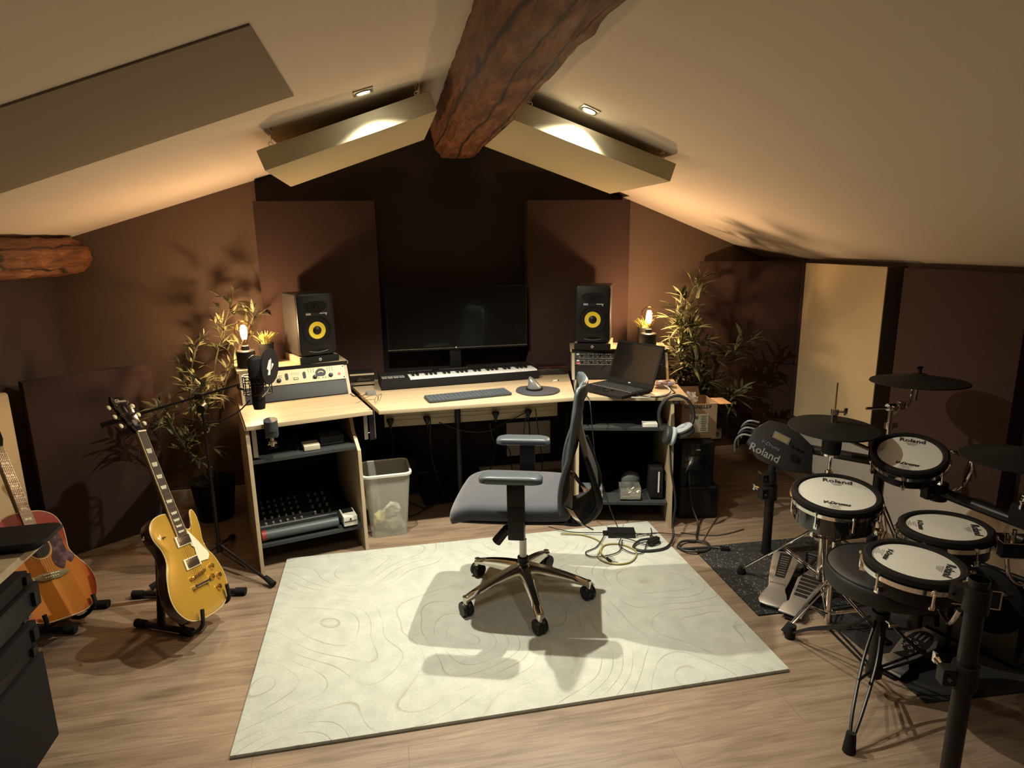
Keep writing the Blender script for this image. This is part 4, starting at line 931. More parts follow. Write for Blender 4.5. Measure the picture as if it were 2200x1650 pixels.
# ride pad at the right edge
rd = thing('ride_cymbal', 'black rubber ride cymbal at the right edge of the picture', 'cymbal', (2.36, 1.92, .80))
b = B(fr((2.365, 1.93, .845), (1, 0, 0), (-.05, .03, 1))); b.lathe([(0, .022), (.03, .022), (.045, .012), (.197, -.012), (.20, -.018), (.18, -.020), (.05, -.004), (0, .0)], 64); b.build('cymbal', RUB, rd, world=True, ang=50)
b = B(); b.cyl((2.28, 1.80, .66), (2.28, 1.80, .79), .010, seg=14); b.cyl((2.28, 1.80, .745), (2.28, 1.80, .775), .018, seg=14); b.box((2.25, 1.79, .74), (.03, .02, .02), bev=.004); b.tube([(2.30, 1.80, .76), (2.33, 1.80, .74), (2.35, 1.80, .77), (2.365, 1.92, .84)], .006, 8, 5); b.box((2.225, 1.785, .715), (.016, .010, .035), bev=.003); b.build('mount', CHROME, rd, world=True)
b = B(); b.box((2.30, 1.80, .66), (.12, .09, .09), bev=.02); b.build('mount_block', BLKM, rd, world=True)
# throne
TC = Vector((1.715, 1.815, 0))
th_ = thing('drum_throne', 'round black drum throne on a double-braced tripod', 'stool', (TC.x, TC.y, 0))
b = B(T(TC.x, TC.y, .44)); b.lathe([(.17, 0), (.193, .006), (.20, .03), (.198, .062), (.188, .074), (.15, .080), (0, .082)], 64); b.build('seat', mat('black vinyl', (.013, .012, .012), .55, bump=.15, scale=90), th_, world=True, ang=50)
b = B(T(TC.x, TC.y, .44)); b.torus(.1925, .003, 64, 6, z=.072); b.build('piping', BLK, th_, world=True)
b = B(); b.cyl((TC.x, TC.y, .08), (TC.x, TC.y, .44), .022, seg=20); b.cyl((TC.x, TC.y, .30), (TC.x, TC.y, .34), .03, seg=20); b.cyl((TC.x, TC.y, .428), (TC.x, TC.y, .44), .07, seg=24); b.cyl((TC.x, TC.y, .075), (TC.x, TC.y, .12), .028, seg=20); b.build('post', TUBE, th_, world=True)
b = B(); b.cyl((TC.x, TC.y-.02, .32), (TC.x, TC.y-.05, .32), .008, seg=10); b.box((TC.x, TC.y-.06, .32), (.035, .008, .014), bev=.003); b.build('wing_nut', CHROME, th_, world=True)
for f in ((1.445, 1.59), (1.628, 2.175), (2.06, 1.75)):
    f = Vector((*f, .03)); d = (f-TC); d.z = 0; d.normalize(); s_ = Vector((-d.y, d.x, 0))*.016; top = Vector((TC.x, TC.y, .31))+d*.025; low = Vector((TC.x, TC.y, .10))+d*.025
    b = B()
    for q in (-1, 1): b.tube([top+s_*q*.6, top.lerp(f, .3)+s_*q*1.3+Vector((0, 0, -.02)), top.lerp(f, .75)+s_*q*.9, f+s_*q*.2], .0055, 8, 5); b.cyl(low+s_*q*.6, top.lerp(f, .52)+s_*q, .005, seg=8)
    b.build('leg', TUBE, th_, world=True)
    b = B(); b.cyl(f+Vector((0, 0, .035)), Vector((f.x+d.x*.012, f.y+d.y*.012, .001)), .015, .021, 16); b.build('rubber_foot', RUB, th_, world=True)
# pedals
def pedal(name, lab, heel, toe, w1, w2, kind, z0=.008):
    heel, toe = Vector((*heel, z0)), Vector((*toe, z0)); d = (toe-heel); L = d.length; F = fr(heel, d, (0, 0, 1))
    t = thing(name, lab, 'pedal', M=F)
    b = B(); b.box((L*.5, 0, .004), (L*1.02, w1*.55, .006), bev=.002); b.build('base_plate', BLKM if kind != 'hh' else GREY, t)
    TF = fr((.0, 0, .018), (1, 0, .16), (0, 0, 1))
    ALP = mat('cast aluminium', (.50, .50, .48), .35, .9)
    if kind == 'hh':
        P = [(0, w1*.5), (.07, w1*.52), (.13, w1*.36), (.2, w1*.45), (L-.05, w2*.55), (L, w2*.42), (L, -w2*.42), (L-.05, -w2*.55), (.2, -w1*.45), (.13, -w1*.36), (.07, -w1*.52), (0, -w1*.5)]
        b = B(TF); b.prism([(p.x, p.y) for p in crom([(x, y, 0) for x, y in P], 3, True)], 0, .010, bev=.002); b.build('footboard', ALP, t)
        b = B(TF); b.prism([(L*.50, -.022), (L*.50, .022), (L*.97, .030), (L*.97, -.030)], .0095, .012); b.build('grip_plate', BLK, t)
        b = B(TF); [b.box((L*.54+k*L*.045, 0, .0125), (.004, .036, .002)) for k in range(9)]; b.build('grip_bars', ALP, t)
        text('lettering', 'YAMAHA', .018, TF @ T(L*.38, 0, .0105) @ RZ(PI/2), INK, t)
    else:
        P = [(0, w1*.5), (.06, w1*.5), (.09, w1*.34), (.15, w1*.42), (L*.72, w1*.55), (L*.96, w1*.28), (L*.96, -w1*.28), (L*.72, -w1*.55), (.15, -w1*.42), (.09, -w1*.34), (.06, -w1*.5), (0, -w1*.5)]
        b = B(TF); b.prism(P, 0, .009, bev=.002); b.build('footboard', ALP, t)
        b = B(TF)
        if kind == 'bar': [b.prism([(x, -w_), (x, w_), (x+.022, w_+.002), (x+.022, -w_-.002)], .0088, .0098) for x, w_ in [(L*.36+k*.030, w1*(.28+.03*k)) for k in range(6)]]
        else:
            b.prism([(L*.42+.5*L*.48*(1-math.cos(a)), w1*.40*math.sin(a)) for a in [2*PI*k/24 for k in range(24)]], .0088, .0100)
            b.prism([(.10, -.03), (.10, .03), (.16, 0)], .0088, .0098)
        b.build('grip_plate', BLK, t)
        if kind != 'bar':
            b = B(TF)
            for k, (x, y) in enumerate([(.50, 0), (.56, .02), (.56, -.02), (.62, 0), (.50, .028), (.50, -.028), (.62, .028)]): b.torus(.007, .002, 14, 5, M=T(L*x, y, .011))
            for y in (-.018, 0, .018): b.box((L*.76, y, .011), (.04, .007, .003), bev=.001)
            b.build('grip_bars', ALP, t)
    if kind != 'hh':
        b = B(); [b.cyl((L, s_*.055, 0), (L, s_*.055, .16), .008, seg=10) for s_ in (-1, 1)]; b.cyl((L, -.06, .15), (L, .06, .15), .007, seg=10); b.cyl((L, 0, .15), (L+.02, 0, .09), .01, seg=10); b.box((L+.03, 0, .012), (.08, .13, .016), bev=.004); b.build('frame', BLK, t)
        b = B(); b.cyl((L, 0, .15), (L-.02, 0, .27), .004, seg=8); b.cyl((L+.0, 0, .27), (L-.045, 0, .27), .020, seg=16); b.build('beater', STEEL, t)
    return t
pedal('hi_hat_pedal', 'silver hi-hat footboard with black ribbed plate on the speckled mat', (1.665, 2.385), (1.95, 2.70), .105, .11, 'hh')
pedal('slave_pedal', 'silver bass pedal with five open slots right beside the hi-hat footboard', (1.70, 2.30), (2.0, 2.53), .10, .10, 'bar')
pedal('bass_drum_pedal', 'silver bass drum pedal with dark oval grip in front of the throne', (1.835, 1.885), (2.155, 2.00), .11, .11, 'oval', .0065)
# kick pad
kk = thing('kick_drum_pad', 'black upright kick pad on a frame behind the near rack post', 'drum', M=T(2.36, 1.98, 0) @ RZ(R(20)))
b = B(fr((0, 0, .20), (0, 1, 0), (-1, 0, 0))); b.lathe([(0, 0), (.12, .0), (.14, -.012), (.14, -.05), (.11, -.06), (0, -.06)], 40); b.build('pad', BLKM, kk)
b = B(); b.box((.05, 0, .012), (.25, .34, .02), bev=.004); [b.cyl((.04, s_*.13, .02), (.04, s_*.13, .36), .012, seg=12) for s_ in (-1, 1)]; b.cyl((.04, -.13, .33), (.04, .13, .33), .012, seg=12); b.build('frame', TUBE, kk)
# ================================================================= GUITARS
def outline(P, n=6): return [(p.x, p.y) for p in crom([(x, y, 0) for x, y in P], n, True)]
def strings(b, x0, y0, x1, y1, w0, w1, z0, z1, r_=.0006, n=6):
    for k in range(n):
        u = k/(n-1)-.5; b.cyl((x0+u*w0, y0, z0), (x1+u*w1, y1, z1), r_, seg=5)
# electric
B0, T0 = Vector((-.828, 2.730, .106)), Vector((-1.172, 3.062, 1.062))
nrm = Vector((.93, -.28, .36))
ya = (T0-B0).normalized(); za = (nrm-ya*nrm.dot(ya)).normalized(); xa = ya.cross(za)
GS = 1.075
GF = Matrix((xa, ya, za)).transposed().to_4x4(); GF.translation = B0
S = Matrix.Scale(GS, 4)
eg = thing('electric_guitar', 'gold-top electric guitar with cream pickguard leaning on a black stand', 'guitar', M=GF)
BODY = [(0, 0), (-.10, .013), (-.152, .065), (-.165, .13), (-.145, .205), (-.118, .26), (-.118, .31), (-.138, .36), (-.135, .405), (-.10, .435), (-.045, .443), (.0, .430), (.030, .395), (.05, .358), (.075, .355), (.092, .385), (.105, .418), (.122, .425), (.133, .395), (.128, .34), (.116, .295), (.12, .25), (.147, .205), (.165, .13), (.152, .065), (.10, .013)]
OB = outline(BODY, 5)
b = B(S); b.prism(OB, -.024, .022, bev=.006); b.build('body_back', mat('dark mahogany', (.045, .018, .012), .25, coat=.4), eg, ang=50)
b = B(S)
rg_ = []
cx, cy = 0, .2
for sc_, z in ((1.0, .0221), (1.0, .0245), (.985, .026), (.93, .0275), (.80, .0300), (.45, .0312), (.02, .0315)):
    rg_.append([(cx+(x-cx)*sc_, cy+(y-cy)*sc_, z) for x, y in OB])
GTM = mat('gold top lacquer', (.40, .225, .026), .30, .2, coat=.3)
b.rings(rg_); b.build('body_top', GTM, eg, ang=60)
b = B(S); b.tube([(x, y, .0235) for x, y in OB], .0022, 6, closed=True); b.build('binding', mat('aged binding', (.60, .50, .26), .4), eg)
b = B(S); b.rings([[(x, y, z) for x, z in ((-w_/2, zt), (w_/2, zt), (w_*.42, zt-.016), (0, zt-.024), (-w_*.42, zt-.016))] for y, w_, zt in ((.33, .056, .034), (.52, .050, .034), (.79, .043, .034))]); b.build('neck', mat('mahogany', (.09, .035, .02), .3), eg)
b = B(S); b.rings([[(-w_/2, y, .034), (w_/2, y, .034), (w_/2, y, .039), (-w_/2, y, .039)] for y, w_ in ((.335, .0565), (.79, .0435))]); b.build('fretboard', mat('rosewood', (.055, .035, .025), .5), eg)
b = B(S); [b.rings([[(s_*w_/2-.0012, y, .0338), (s_*w_/2+.0012, y, .0338), (s_*w_/2+.0012, y, .0395), (s_*w_/2-.0012, y, .0395)] for y, w_ in ((.335, .0565), (.79, .0435))]) for s_ in (-1, 1)]; b.build('neck_binding', mat('aged binding', (.6, .5, .26)), eg)
b = B(S); sc_l = .628
def fy(n): return .79-(sc_l-sc_l/2**(n/12))
def fw(y): return .0435+(.79-y)*.0286
for n_ in range(1, 23): b.box((0, fy(n_), .0395), (fw(fy(n_)), .0014, .0014))
b.build('fret_wire', STEEL, eg); eg.children[-1]['kind'] = 'stuff'
for n_ in (3, 5, 7, 9, 12, 15, 17, 19, 21):
    y = (fy(n_)+fy(n_-1))/2; h = abs(fy(n_-1)-fy(n_))*.32; w_ = fw(y)*.34
    b = B(S); b.prism([(-w_*.75, y-h), (w_*.75, y-h), (w_, y+h), (-w_, y+h)], .0388, .0396); b.build('inlay', mat('pearl inlay', (.66, .62, .46), .35), eg)
b = B(S); b.box((0, .793, .038), (.045, .006, .010)); b.build('nut', mat('bone', (.70, .64, .44), .4), eg)
hs = [(-.022, .795), (-.034, .83), (-.042, .90), (-.046, .945), (-.030, .975), (-.012, .965), (0, .972), (.012, .965), (.030, .975), (.046, .945), (.042, .90), (.034, .83), (.022, .795)]
HT = S @ T(0, .795, .034) @ RX(R(-14)) @ T(0, -.795, -.034)
b = B(HT); b.prism(hs, .020, .035, bev=.001); b.build('headstock', BLKG, eg)
text('lettering', 'Gibson', .021, HT @ T(0, .947, .0355), mat('silver script', (.45, .42, .36), .4), eg, shear=.35)
b = B(HT); b.box((0, .905, .0355), (.008, .03, .0008)); b.prism([(-.009, .82), (.009, .82), (.012, .845), (0, .852), (-.012, .845)], .035, .0365); b.build('truss_cover', INK, eg)
for k in range(3):
    for s_ in (-1, 1):
        y = .835+.045*k; b = B(HT); b.cyl((s_*.028, y, .034), (s_*.028, y, .048), .004, seg=10); b.cyl((s_*.028, y, .035), (s_*.028, y, .037), .007, seg=12); b.cyl((s_*.03, y, .024), (s_*.056, y, .024), .003, seg=8); b.box((s_*.036, y, .018), (.016, .016, .010), bev=.003); tn = b.build('machine_head', CHROME, eg)
        b = B(HT); b.sph((s_*.064, y, .024), .011, (.85, 1.0, .55), 12); b.build('tuner_button', mat('ivory button', (.62, .58, .36), .35), tn)
b = B(S); b.use(mat('cream plastic', (.66, .60, .42), .4)); b.prism([(.028, .352), (.040, .350), (.072, .30), (.108, .235), (.108, .222), (.093, .208), (.046, .212), (.038, .24), (.042, .275), (.030, .285)], .0335, .0355); b.build('pickguard', None, eg)
for y in (.318, .222):
    b = B(S); b.use(mat('cream plastic', (.66, .6, .42))).box((0, y, .0335), (.090, .044, .007), bev=.002); fr_p = b.build('pickup_ring', None, eg)
    b = B(S); b.box((0, y, .037), (.068, .034, .006), bev=.001); b.build('pickup', mat('aged nickel', (.20, .17, .13), .25, .9), fr_p)
    b = B(S); [b.lathe([(.002, .0398), (.002, .0406), (0, .0408)], 8, M=T(-.026+.0104*k, y+.008, 0)) for k in range(6)]; b.build('pole_pieces', STEEL, fr_p); fr_p.children[-1]['kind'] = 'stuff'
b = B(S @ T(0, .168, 0) @ RZ(R(6))); b.box((0, 0, .040), (.088, .012, .010), bev=.002); [b.box((-.026+.0104*k, 0, .046), (.006, .010, .003)) for k in range(6)]; [b.cyl((s_*.038, 0, .03), (s_*.038, 0, .040), .008, seg=12) for s_ in (-1, 1)]; b.build('bridge', GOLD, eg)
b = B(S); b.rings([[(x, .128+.006*math.cos(a), .042+.006*math.sin(a)) for a in [k*PI/5 for k in range(10)]] for x in (-.045, .045)]); [b.cyl((s_*.041, .128, .03), (s_*.041, .128, .047), .008, seg=12) for s_ in (-1, 1)]; b.build('tailpiece', ALU, eg)
for x, y in ((.095, .175), (.118, .128), (.075, .135), (.092, .085)):
    b = B(S @ T(x, y, .029)); b.lathe([(.013, 0), (.012, .008), (.010, .013), (0, .0135)], 20); b.torus(.0125, .0012, 20, 5, z=.003); b.build('control_knob', GOLD, eg)
b = B(S @ T(-.095, .355, .0285)); b.lathe([(.019, 0), (.019, .0015), (0, .0017)], 28); b.build('switch_plate', mat('cream plastic', (.66, .6, .42)), eg)
b = B(S @ T(-.095, .355, .0302)); b.lathe([(.006, 0), (.004, .004), (.003, .014), (0, .016)], 12); b.build('toggle_switch', mat('amber tip', (.30, .16, .05), .4), eg)
b = B(S); [b.lathe([(.003, 0), (.004, .006), (.007, .011), (.006, .014), (0, .015)], 12, M=M_) for M_ in (T(-.148, .385, 0) @ RZ(R(45)) @ RY(-PI/2), T(.132, .27, 0) @ RY(PI/2))]; b.build('strap_button', CHROME, eg); eg.children[-1]['kind'] = 'stuff'
b = B(S); strings(b, 0, .128, 0, .793, .052, .034, .0455, .0425); b.build('strings', STEEL, eg); eg.children[-1]['kind'] = 'stuff'

def guitar_stand(t, base, lean_top, side, fw_, arms):
    """A-frame floor stand: base=(x,y) of the front foot bar centre"""
    pass
gs = thing('guitar_stand', 'black tubular guitar stand holding the gold-top electric guitar', 'guitar stand', (-1.0, 2.9, 0))
def st_bar(t, a, c, r_=.0135, nm='foot_bar'):
    a, c = Vector(a), Vector(c); d = (c-a).normalized(); b = B(); b.use(TUBE).cyl(a, c, r_, seg=14); b.use(RUB).cyl(a-d*.004, a+d*.045, r_+.005, seg=14).cyl(c-d*.045, c+d*.004, r_+.005, seg=14); return b.build(nm, None, t, world=True)
st_bar(gs, (-1.165, 2.895, .02), (-.905, 2.765, .02)); st_bar(gs, (-1.27, 3.165, .02), (-.74, 3.075, .02))
b = B(); b.cyl((-1.045, 2.835, .025), (-1.075, 3.06, .46), .0175, seg=14); b.cyl((-1.03, 3.125, .025), (-1.075, 3.07, .44), .014, seg=14); b.cyl((-1.075, 3.06, .43), (-1.06, 3.10, .56), .012, seg=12); b.build('upright', TUBE, gs, world=True)
FX = GF @ Vector((-.075, .012, -.03)); FX2 = GF @ Vector((.10, .055, -.03))
for q, up in ((Vector((-.075, -.012)), 1), (Vector((.125, .028)), 1)):
    p0 = GF @ Vector((q.x*GS, q.y*GS, -.045)); p1 = GF @ Vector((q.x*GS, q.y*GS-.012, .03)); p2 = GF @ Vector((q.x*GS*.92, q.y*GS+.055, .058)); root_ = Vector((-1.04, 2.90, .15))
    b = B(); b.tube([root_, p0, p1, p2], .0085, 10, 5); b.build('support_arm', RUB, gs, world=True)

# acoustic
B1 = Vector((-1.425, 2.86, .105)); D1 = (Vector((-1.76, 3.22, .80))-B1).normalized(); n1 = Vector((.90, -.34, .36))
ya = D1; za = (n1-ya*n1.dot(ya)).normalized(); xa = ya.cross(za); AF = Matrix((xa, ya, za)).transposed().to_4x4(); AF.translation = B1
ag = thing('acoustic_guitar', 'red to amber sunburst acoustic guitar with dark pickguard at the left edge', 'guitar', M=AF)
AB = [(0, 0), (-.10, .006), (-.165, .045), (-.198, .12), (-.190, .19), (-.155, .25), (-.133, .30), (-.142, .36), (-.146, .42), (-.125, .475), (-.07, .505), (0, .508), (.07, .505), (.125, .475), (.146, .42), (.142, .36), (.133, .30), (.155, .25), (.190, .19), (.198, .12), (.165, .045), (.10, .006)]
OA = outline(AB, 5)
sm, nt, bs = newmat('sunburst lacquer', .4); bs.inputs['Specular IOR Level'].default_value = .25
vv = mapped(nt, (1, 1, 1)); sx = nt.nodes.new('ShaderNodeSeparateXYZ'); nt.links.new(vv, sx.inputs[0])
gr = tex(nt, 'ShaderNodeTexGradient', mapped(nt, (4.3, 3.5, 0), loc=(0, -.60, 0)), gradient_type='SPHERICAL')
nt.links.new(ramp(nt, gr.outputs['Fac'], [(.0, (.17, .008, .006)), (.16, (.22, .025, .006)), (.34, (.31, .095, .008)), (1.0, (.36, .135, .012))]), bs.inputs['Base Color'])
b = B(); b.prism(OA, -.105, -.001, bev=.004); b.build('body_sides', mat('dark cherry sides', (.055, .012, .008), .22, coat=.5), ag, ang=50)
b = B(); b.prism(OA, -.001, .003); b.build('soundboard', sm, ag)
b = B(); b.tube([(x, y, .001) for x, y in OA], .0028, 6, closed=True); b.build('binding', mat('acoustic binding', (.45, .36, .22), .4), ag)
b = B(T(0, .335, 0)); b.lathe([(.050, .0032), (0, .0034)], 36, cap=(True, False)); b.build('sound_hole', mat('hole dark', (.01, .007, .005), .9), ag)
b = B(T(0, .335, 0)); b.torus(.056, .0035, 40, 6, z=.002); b.build('rosette', mat('rosette', (.42, .33, .20), .4), ag)
pg = outline([(.035, .375), (.058, .395), (.10, .40), (.118, .36), (.118, .30), (.145, .265), (.12, .235), (.10, .25), (.075, .215), (.045, .235), (.040, .275), (.056, .31), (.058, .345)], 4)
pm, nt, bs = newmat('tortoise pickguard', .5); bs.inputs['Specular IOR Level'].default_value = .25; nn = tex(nt, 'ShaderNodeTexNoise', mapped(nt), Scale=28.0, Detail=2.0); nt.links.new(ramp(nt, nn.outputs[0], [(.45, (.025, .008, .010)), (.62, (.10, .05, .06))]), bs.inputs['Base Color'])
b = B(); b.prism(pg, .003, .005); b.build('pickguard', pm, ag)
b = B(); b.prism([(-.085, .190), (-.04, .178), (.04, .178), (.085, .190), (.085, .205), (.04, .212), (-.04, .212), (-.085, .205)], .003, .011, bev=.001); bg = b.build('bridge', mat('bridge wood', (.15, .12, .05), .5), ag)
b = B(); b.box((0, .203, .0125), (.075, .0035, .005)); b.build('saddle', mat('bone', (.7, .64, .44)), bg)
b = B(); [b.sph((-.028+.0112*k, .190, .012), .0035, (1, 1, 1), 8) for k in range(6)]; b.build('bridge_pins', mat('bone', (.7, .64, .44)), bg); bg.children[-1]['kind'] = 'stuff'
b = B(); b.rings([[(-w_/2, y, .003), (w_/2, y, .003), (w_/2, y, .011), (-w_/2, y, .011)] for y, w_ in ((.375, .057), (.84, .044))]); b.build('fretboard', mat('acoustic fretboard', (.20, .15, .09), .5), ag)
b = B(); b.rings([[(x, y, z) for x, z in ((-w_/2, .003), (w_/2, .003), (w_*.42, -.014), (0, -.020), (-w_*.42, -.014))] for y, w_ in ((.50, .055), (.84, .044))]); b.build('neck', mat('mahogany', (.09, .035, .02)), ag)
b = B()
for n_ in range(1, 21): y = .84-(.648-.648/2**(n_/12)); b.box((0, y, .0112), (.052, .0014, .0014))
b.build('fret_wire', STEEL, ag); ag.children[-1]['kind'] = 'stuff'
for n_ in (3, 5, 7, 9, 12, 15):
    y = .84-(.648-.648/2**((n_-.5)/12)); b = B(); [b.prism([(s_*.009-.007, y-.004), (s_*.009+.007, y-.005), (s_*.009+.006, y+.005), (s_*.009-.008, y+.004)], .0108, .0114) for s_ in (-1, 1)]; b.build('inlay', mat('pearl inlay', (.66, .62, .46)), ag)
b = B(); b.prism([(-.022, .84), (-.036, .88), (-.038, 1.0), (-.02, 1.02), (.02, 1.02), (.038, 1.0), (.036, .88), (.022, .84)], -.006, .009); b.build('headstock', BLKG, ag)
b = B(); strings(b, 0, .200, 0, .84, .055, .036, .0155, .0135); b.build('strings', STEEL, ag); ag.children[-1]['kind'] = 'stuff'
as_ = thing('guitar_stand', 'black tubular guitar stand under the sunburst acoustic guitar', 'guitar stand', (-1.45, 3.0, 0))
st_bar(as_, (-1.62, 2.93, .02), (-1.42, 2.90, .02)); st_bar(as_, (-1.55, 3.12, .02), (-1.36, 3.10, .02))
b = B(); b.cyl((-1.60, 2.93, .025), (-1.71, 3.13, .42), .014, seg=12); b.cyl((-1.52, 3.118, .025), (-1.71, 3.14, .40), .013, seg=12); b.build('upright', TUBE, as_, world=True)
for x_, y_ in ((-.11, .0), (.13, .02)):
    p0 = AF @ Vector((x_, y_-.008, -.12)); p1 = AF @ Vector((x_, y_-.014, .012)); p2 = AF @ Vector((x_, y_+.035, .03)); b = B(); b.tube([(-1.64, 3.02, .20), p0, p1, p2], .009, 10, 5); b.build('support_arm', RUB, as_, world=True)

# ================================================================= MICROPHONE
mstd = thing('microphone_stand', 'black boom microphone stand standing behind the gold-top guitar', 'microphone stand', (-.93, 3.42, 0))
MS = Vector((-.92, 3.40, 0))
b = B(); b.cyl(MS+Vector((0, 0, .10)), MS+Vector((0, 0, .55)), .010, seg=14); b.cyl(MS+Vector((0, 0, .52)), MS+Vector((0, 0, .87)), .007, seg=12); b.cyl(MS+Vector((0, 0, .51)), MS+Vector((0, 0, .56)), .016, seg=14); b.cyl(MS+Vector((0, 0, .09)), MS+Vector((0, 0, .14)), .018, seg=14); b.build('pole', TUBE, mstd, world=True)
bA, bB = Vector((-1.36, 3.33, .835)), Vector((-.735, 3.40, .985))
b = B(); b.cyl(bA, bB, .0065, seg=12); b.use(TUBE); b.cyl(bA, bA.lerp(bB, .16), .013, seg=14); b.build('boom', TUBE, mstd, world=True)
b = B(); c_ = bA.lerp(bB, .70); b.cyl(MS+Vector((0, -.03, .875)), MS+Vector((0, .03, .875)), .020, seg=16); b.cyl(MS+Vector((0, .03, .875)), MS+Vector((0, .055, .875)), .012, seg=12); b.box(tuple(c_), (.04, .03, .03), bev=.006); b.build('boom_clamp', BLK, mstd, world=True)
for f in ((-.62, 3.12), (-1.20, 3.22), (-.93, 3.72)):
    f = Vector((*f, .018)); b = B(); b.cyl(MS+Vector((0, 0, .13)), f, .008, seg=12); b.cyl(MS+Vector((0, 0, .09)), f.lerp(MS, .5)+Vector((0, 0, .04)), .004, seg=8); b.build('leg', TUBE, mstd, world=True)
    d = (f-MS).normalized(); b = B(); b.cyl(f-Vector((d.x, d.y, 0))*.05+Vector((0, 0, .022)), f+Vector((d.x, d.y, 0))*.012, .013, .016, 14); b.build('rubber_foot', RUB, mstd, world=True)
MC_ = Vector((-.650, 3.42, .985)); tilt = Vector((.10, .05, 1)).normalized()
mcf = fr(MC_, (1, 0, 0), tilt) @ Matrix.Scale(1.22, 4)
mi = thing('condenser_microphone', 'black studio microphone in a spider shock mount in front of the cream channel strip', 'microphone', M=mcf)
b = B(); b.lathe([(0, -.115), (.022, -.112), (.026, -.09), (.027, .02), (.030, .03)], 28); b.build('mic_body', BLKM, mi)
b = B(); b.lathe([(.030, .03), (.032, .05), (.032, .085), (.026, .105), (.012, .115), (0, .117)], 28); b.build('mic_grille', mat('grille mesh', (.03, .03, .03), .5, .5, bump=1, scale=600), mi)
sm_ = thing('shock_mount', 'black wire spider shock mount around the studio microphone', 'shock mount', M=mcf)
b = B()
for z in (-.045, .005, .03): b.torus(.056, .0026, 32, 6, z=z)
for k in range(8):
    a = 2*PI*k/8; b.cyl((.056*math.cos(a), .056*math.sin(a), -.045), (.056*math.cos(a), .056*math.sin(a), .03), .0022, seg=6)
    b.cyl((.056*math.cos(a), .056*math.sin(a), .03), (.029*math.cos(a+.4), .029*math.sin(a+.4), -.01), .0015, seg=6)
b.torus(.029, .003, 24, 6, z=-.01); b.build('cage', BLK, sm_)
b = B(); b.tube([bB, Vector((-.74, 3.41, .965)), Vector((-.715, 3.415, .955))], .007, 8, 4); b.tube([(-1.02, 3.40, .83), (-.88, 3.38, .80), (-.76, 3.38, .84), (-.69, 3.40, .90)], .0035, 8, 6); b.build('mount_arm', BLK, sm_, world=True)
pf = thing('pop_filter', 'round black pop filter with a white slashed mark beside the microphone', 'pop filter', M=fr((-.570, 3.34, 1.080), (.30, .95, 0), (.95, -.30, -.05)))
b = B(); b.prism([(.090*math.cos(a), .090*math.sin(a)) for a in [2*PI*k/32 for k in range(32)]], -.007, .007, bev=.004); b.build('filter_disc', BLKM, pf)
b = B(); b.prism([(-0.0360, -0.0363), (-0.0120, -0.0396), (0.0060, 0.0330), (0.0000, 0.0429)], .0075, .0085); b.prism([(0.0000, -0.0165), (0.0300, 0.0066), (0.0120, 0.0165)], .0075, .0085); b.prism([(-0.0420, -0.0033), (-0.0240, -0.0165), (-0.0060, 0.0363), (-0.0180, 0.0363)], .0075, .0085); b.build('emblem', INKW, pf)
b = B(); b.tube([(0, -.088, 0), (-.01, -.12, -.01), (-.03, -.15, -.03)], .003, 8, 4); b.build('bracket', CHROME, pf)
dc = thing('desk_clamp', 'black round clamp with chrome screw gripping the front edge of the left worktop', 'clamp', (-.585, 3.31, DZ))
b = B(); b.cyl((-.587, 3.325, .760), (-.587, 3.315, .812), .034, seg=26); b.box((-.587, 3.325, .745), (.060, .05, .05), bev=.006); b.build('clamp_body', mat('grey black rubber', (.035, .038, .04), .55), dc, world=True)
b = B(); b.cyl((-.587, 3.318, .672), (-.587, 3.318, .725), .010, seg=14); b.cyl((-.587, 3.318, .692), (-.587, 3.318, .700), .020, seg=14); b.cyl((-.61, 3.318, .682), (-.564, 3.318, .690), .004, seg=8); b.build('clamp_screw', CHROME, dc, world=True)

# ================================================================= PLANTS
def bamboo(name, label, base, stems, seed, leafsz=.10, dens=1.0):
    t = thing(name, label, 'plant', base, group='artificial bamboo plants')
    rr = random.Random(seed)
    b = B(); b.lathe([(.10, 0), (.13, .24), (.135, .25), (.12, .25), (.115, .22), (0, .22)], 32, M=T(*base)); b.build('pot', BLKM, t, world=True)
    sb, lb = B(), B()
    for st_ in stems:
        P = crom(st_, 8); sb.tube(P, [.006, .005, .004, .0025], 6)
        L = len(P)
        for i in range(int(L*.30), L, 1):
            for q in range(2 if i < L-1 else 5):
                if rr.random() > dens: continue
                d0 = (P[min(i+1, L-1)]-P[i-1]).normalized()
                rv = Vector((rr.uniform(-1, 1), rr.uniform(-1, 1), rr.uniform(-.4, .7))).normalized()
                br_d = (d0*.6+rv).normalized(); brl = rr.uniform(.02, .09); bp = P[i]+br_d*brl
                sb.cyl(P[i], bp, .0015, .001, 5)
                for k in range(3):
                    ld = (br_d+Vector((rr.uniform(-.8, .8), rr.uniform(-.8, .8), rr.uniform(-.5, .6)))).normalized(); ln = leafsz*rr.uniform(.6, 1.15)
                    sd = ld.cross(Vector((rr.uniform(-.4, .4), rr.uniform(-.4, .4), 1))).normalized(); up = sd.cross(ld)
                    wv = ln*.088; pp = []
                    for u, w_ in ((0, .2), (.25, 1), (.6, .85), (1, .05)):
                        c = bp+ld*ln*u-Vector((0, 0, .22*ln*u*u))
                        pp.append((c-sd*wv*w_, c+up*wv*.25*w_, c+sd*wv*w_))
                    for j in range(3):
                        for h in (0, 1): lb.quad([pp[j][h], pp[j][h+1], pp[j+1][h+1], pp[j+1][h]])
    sb.build('stem', STEMM, t, world=True); lb.build('foliage', LEAF, t, world=True, ang=80)
    return t
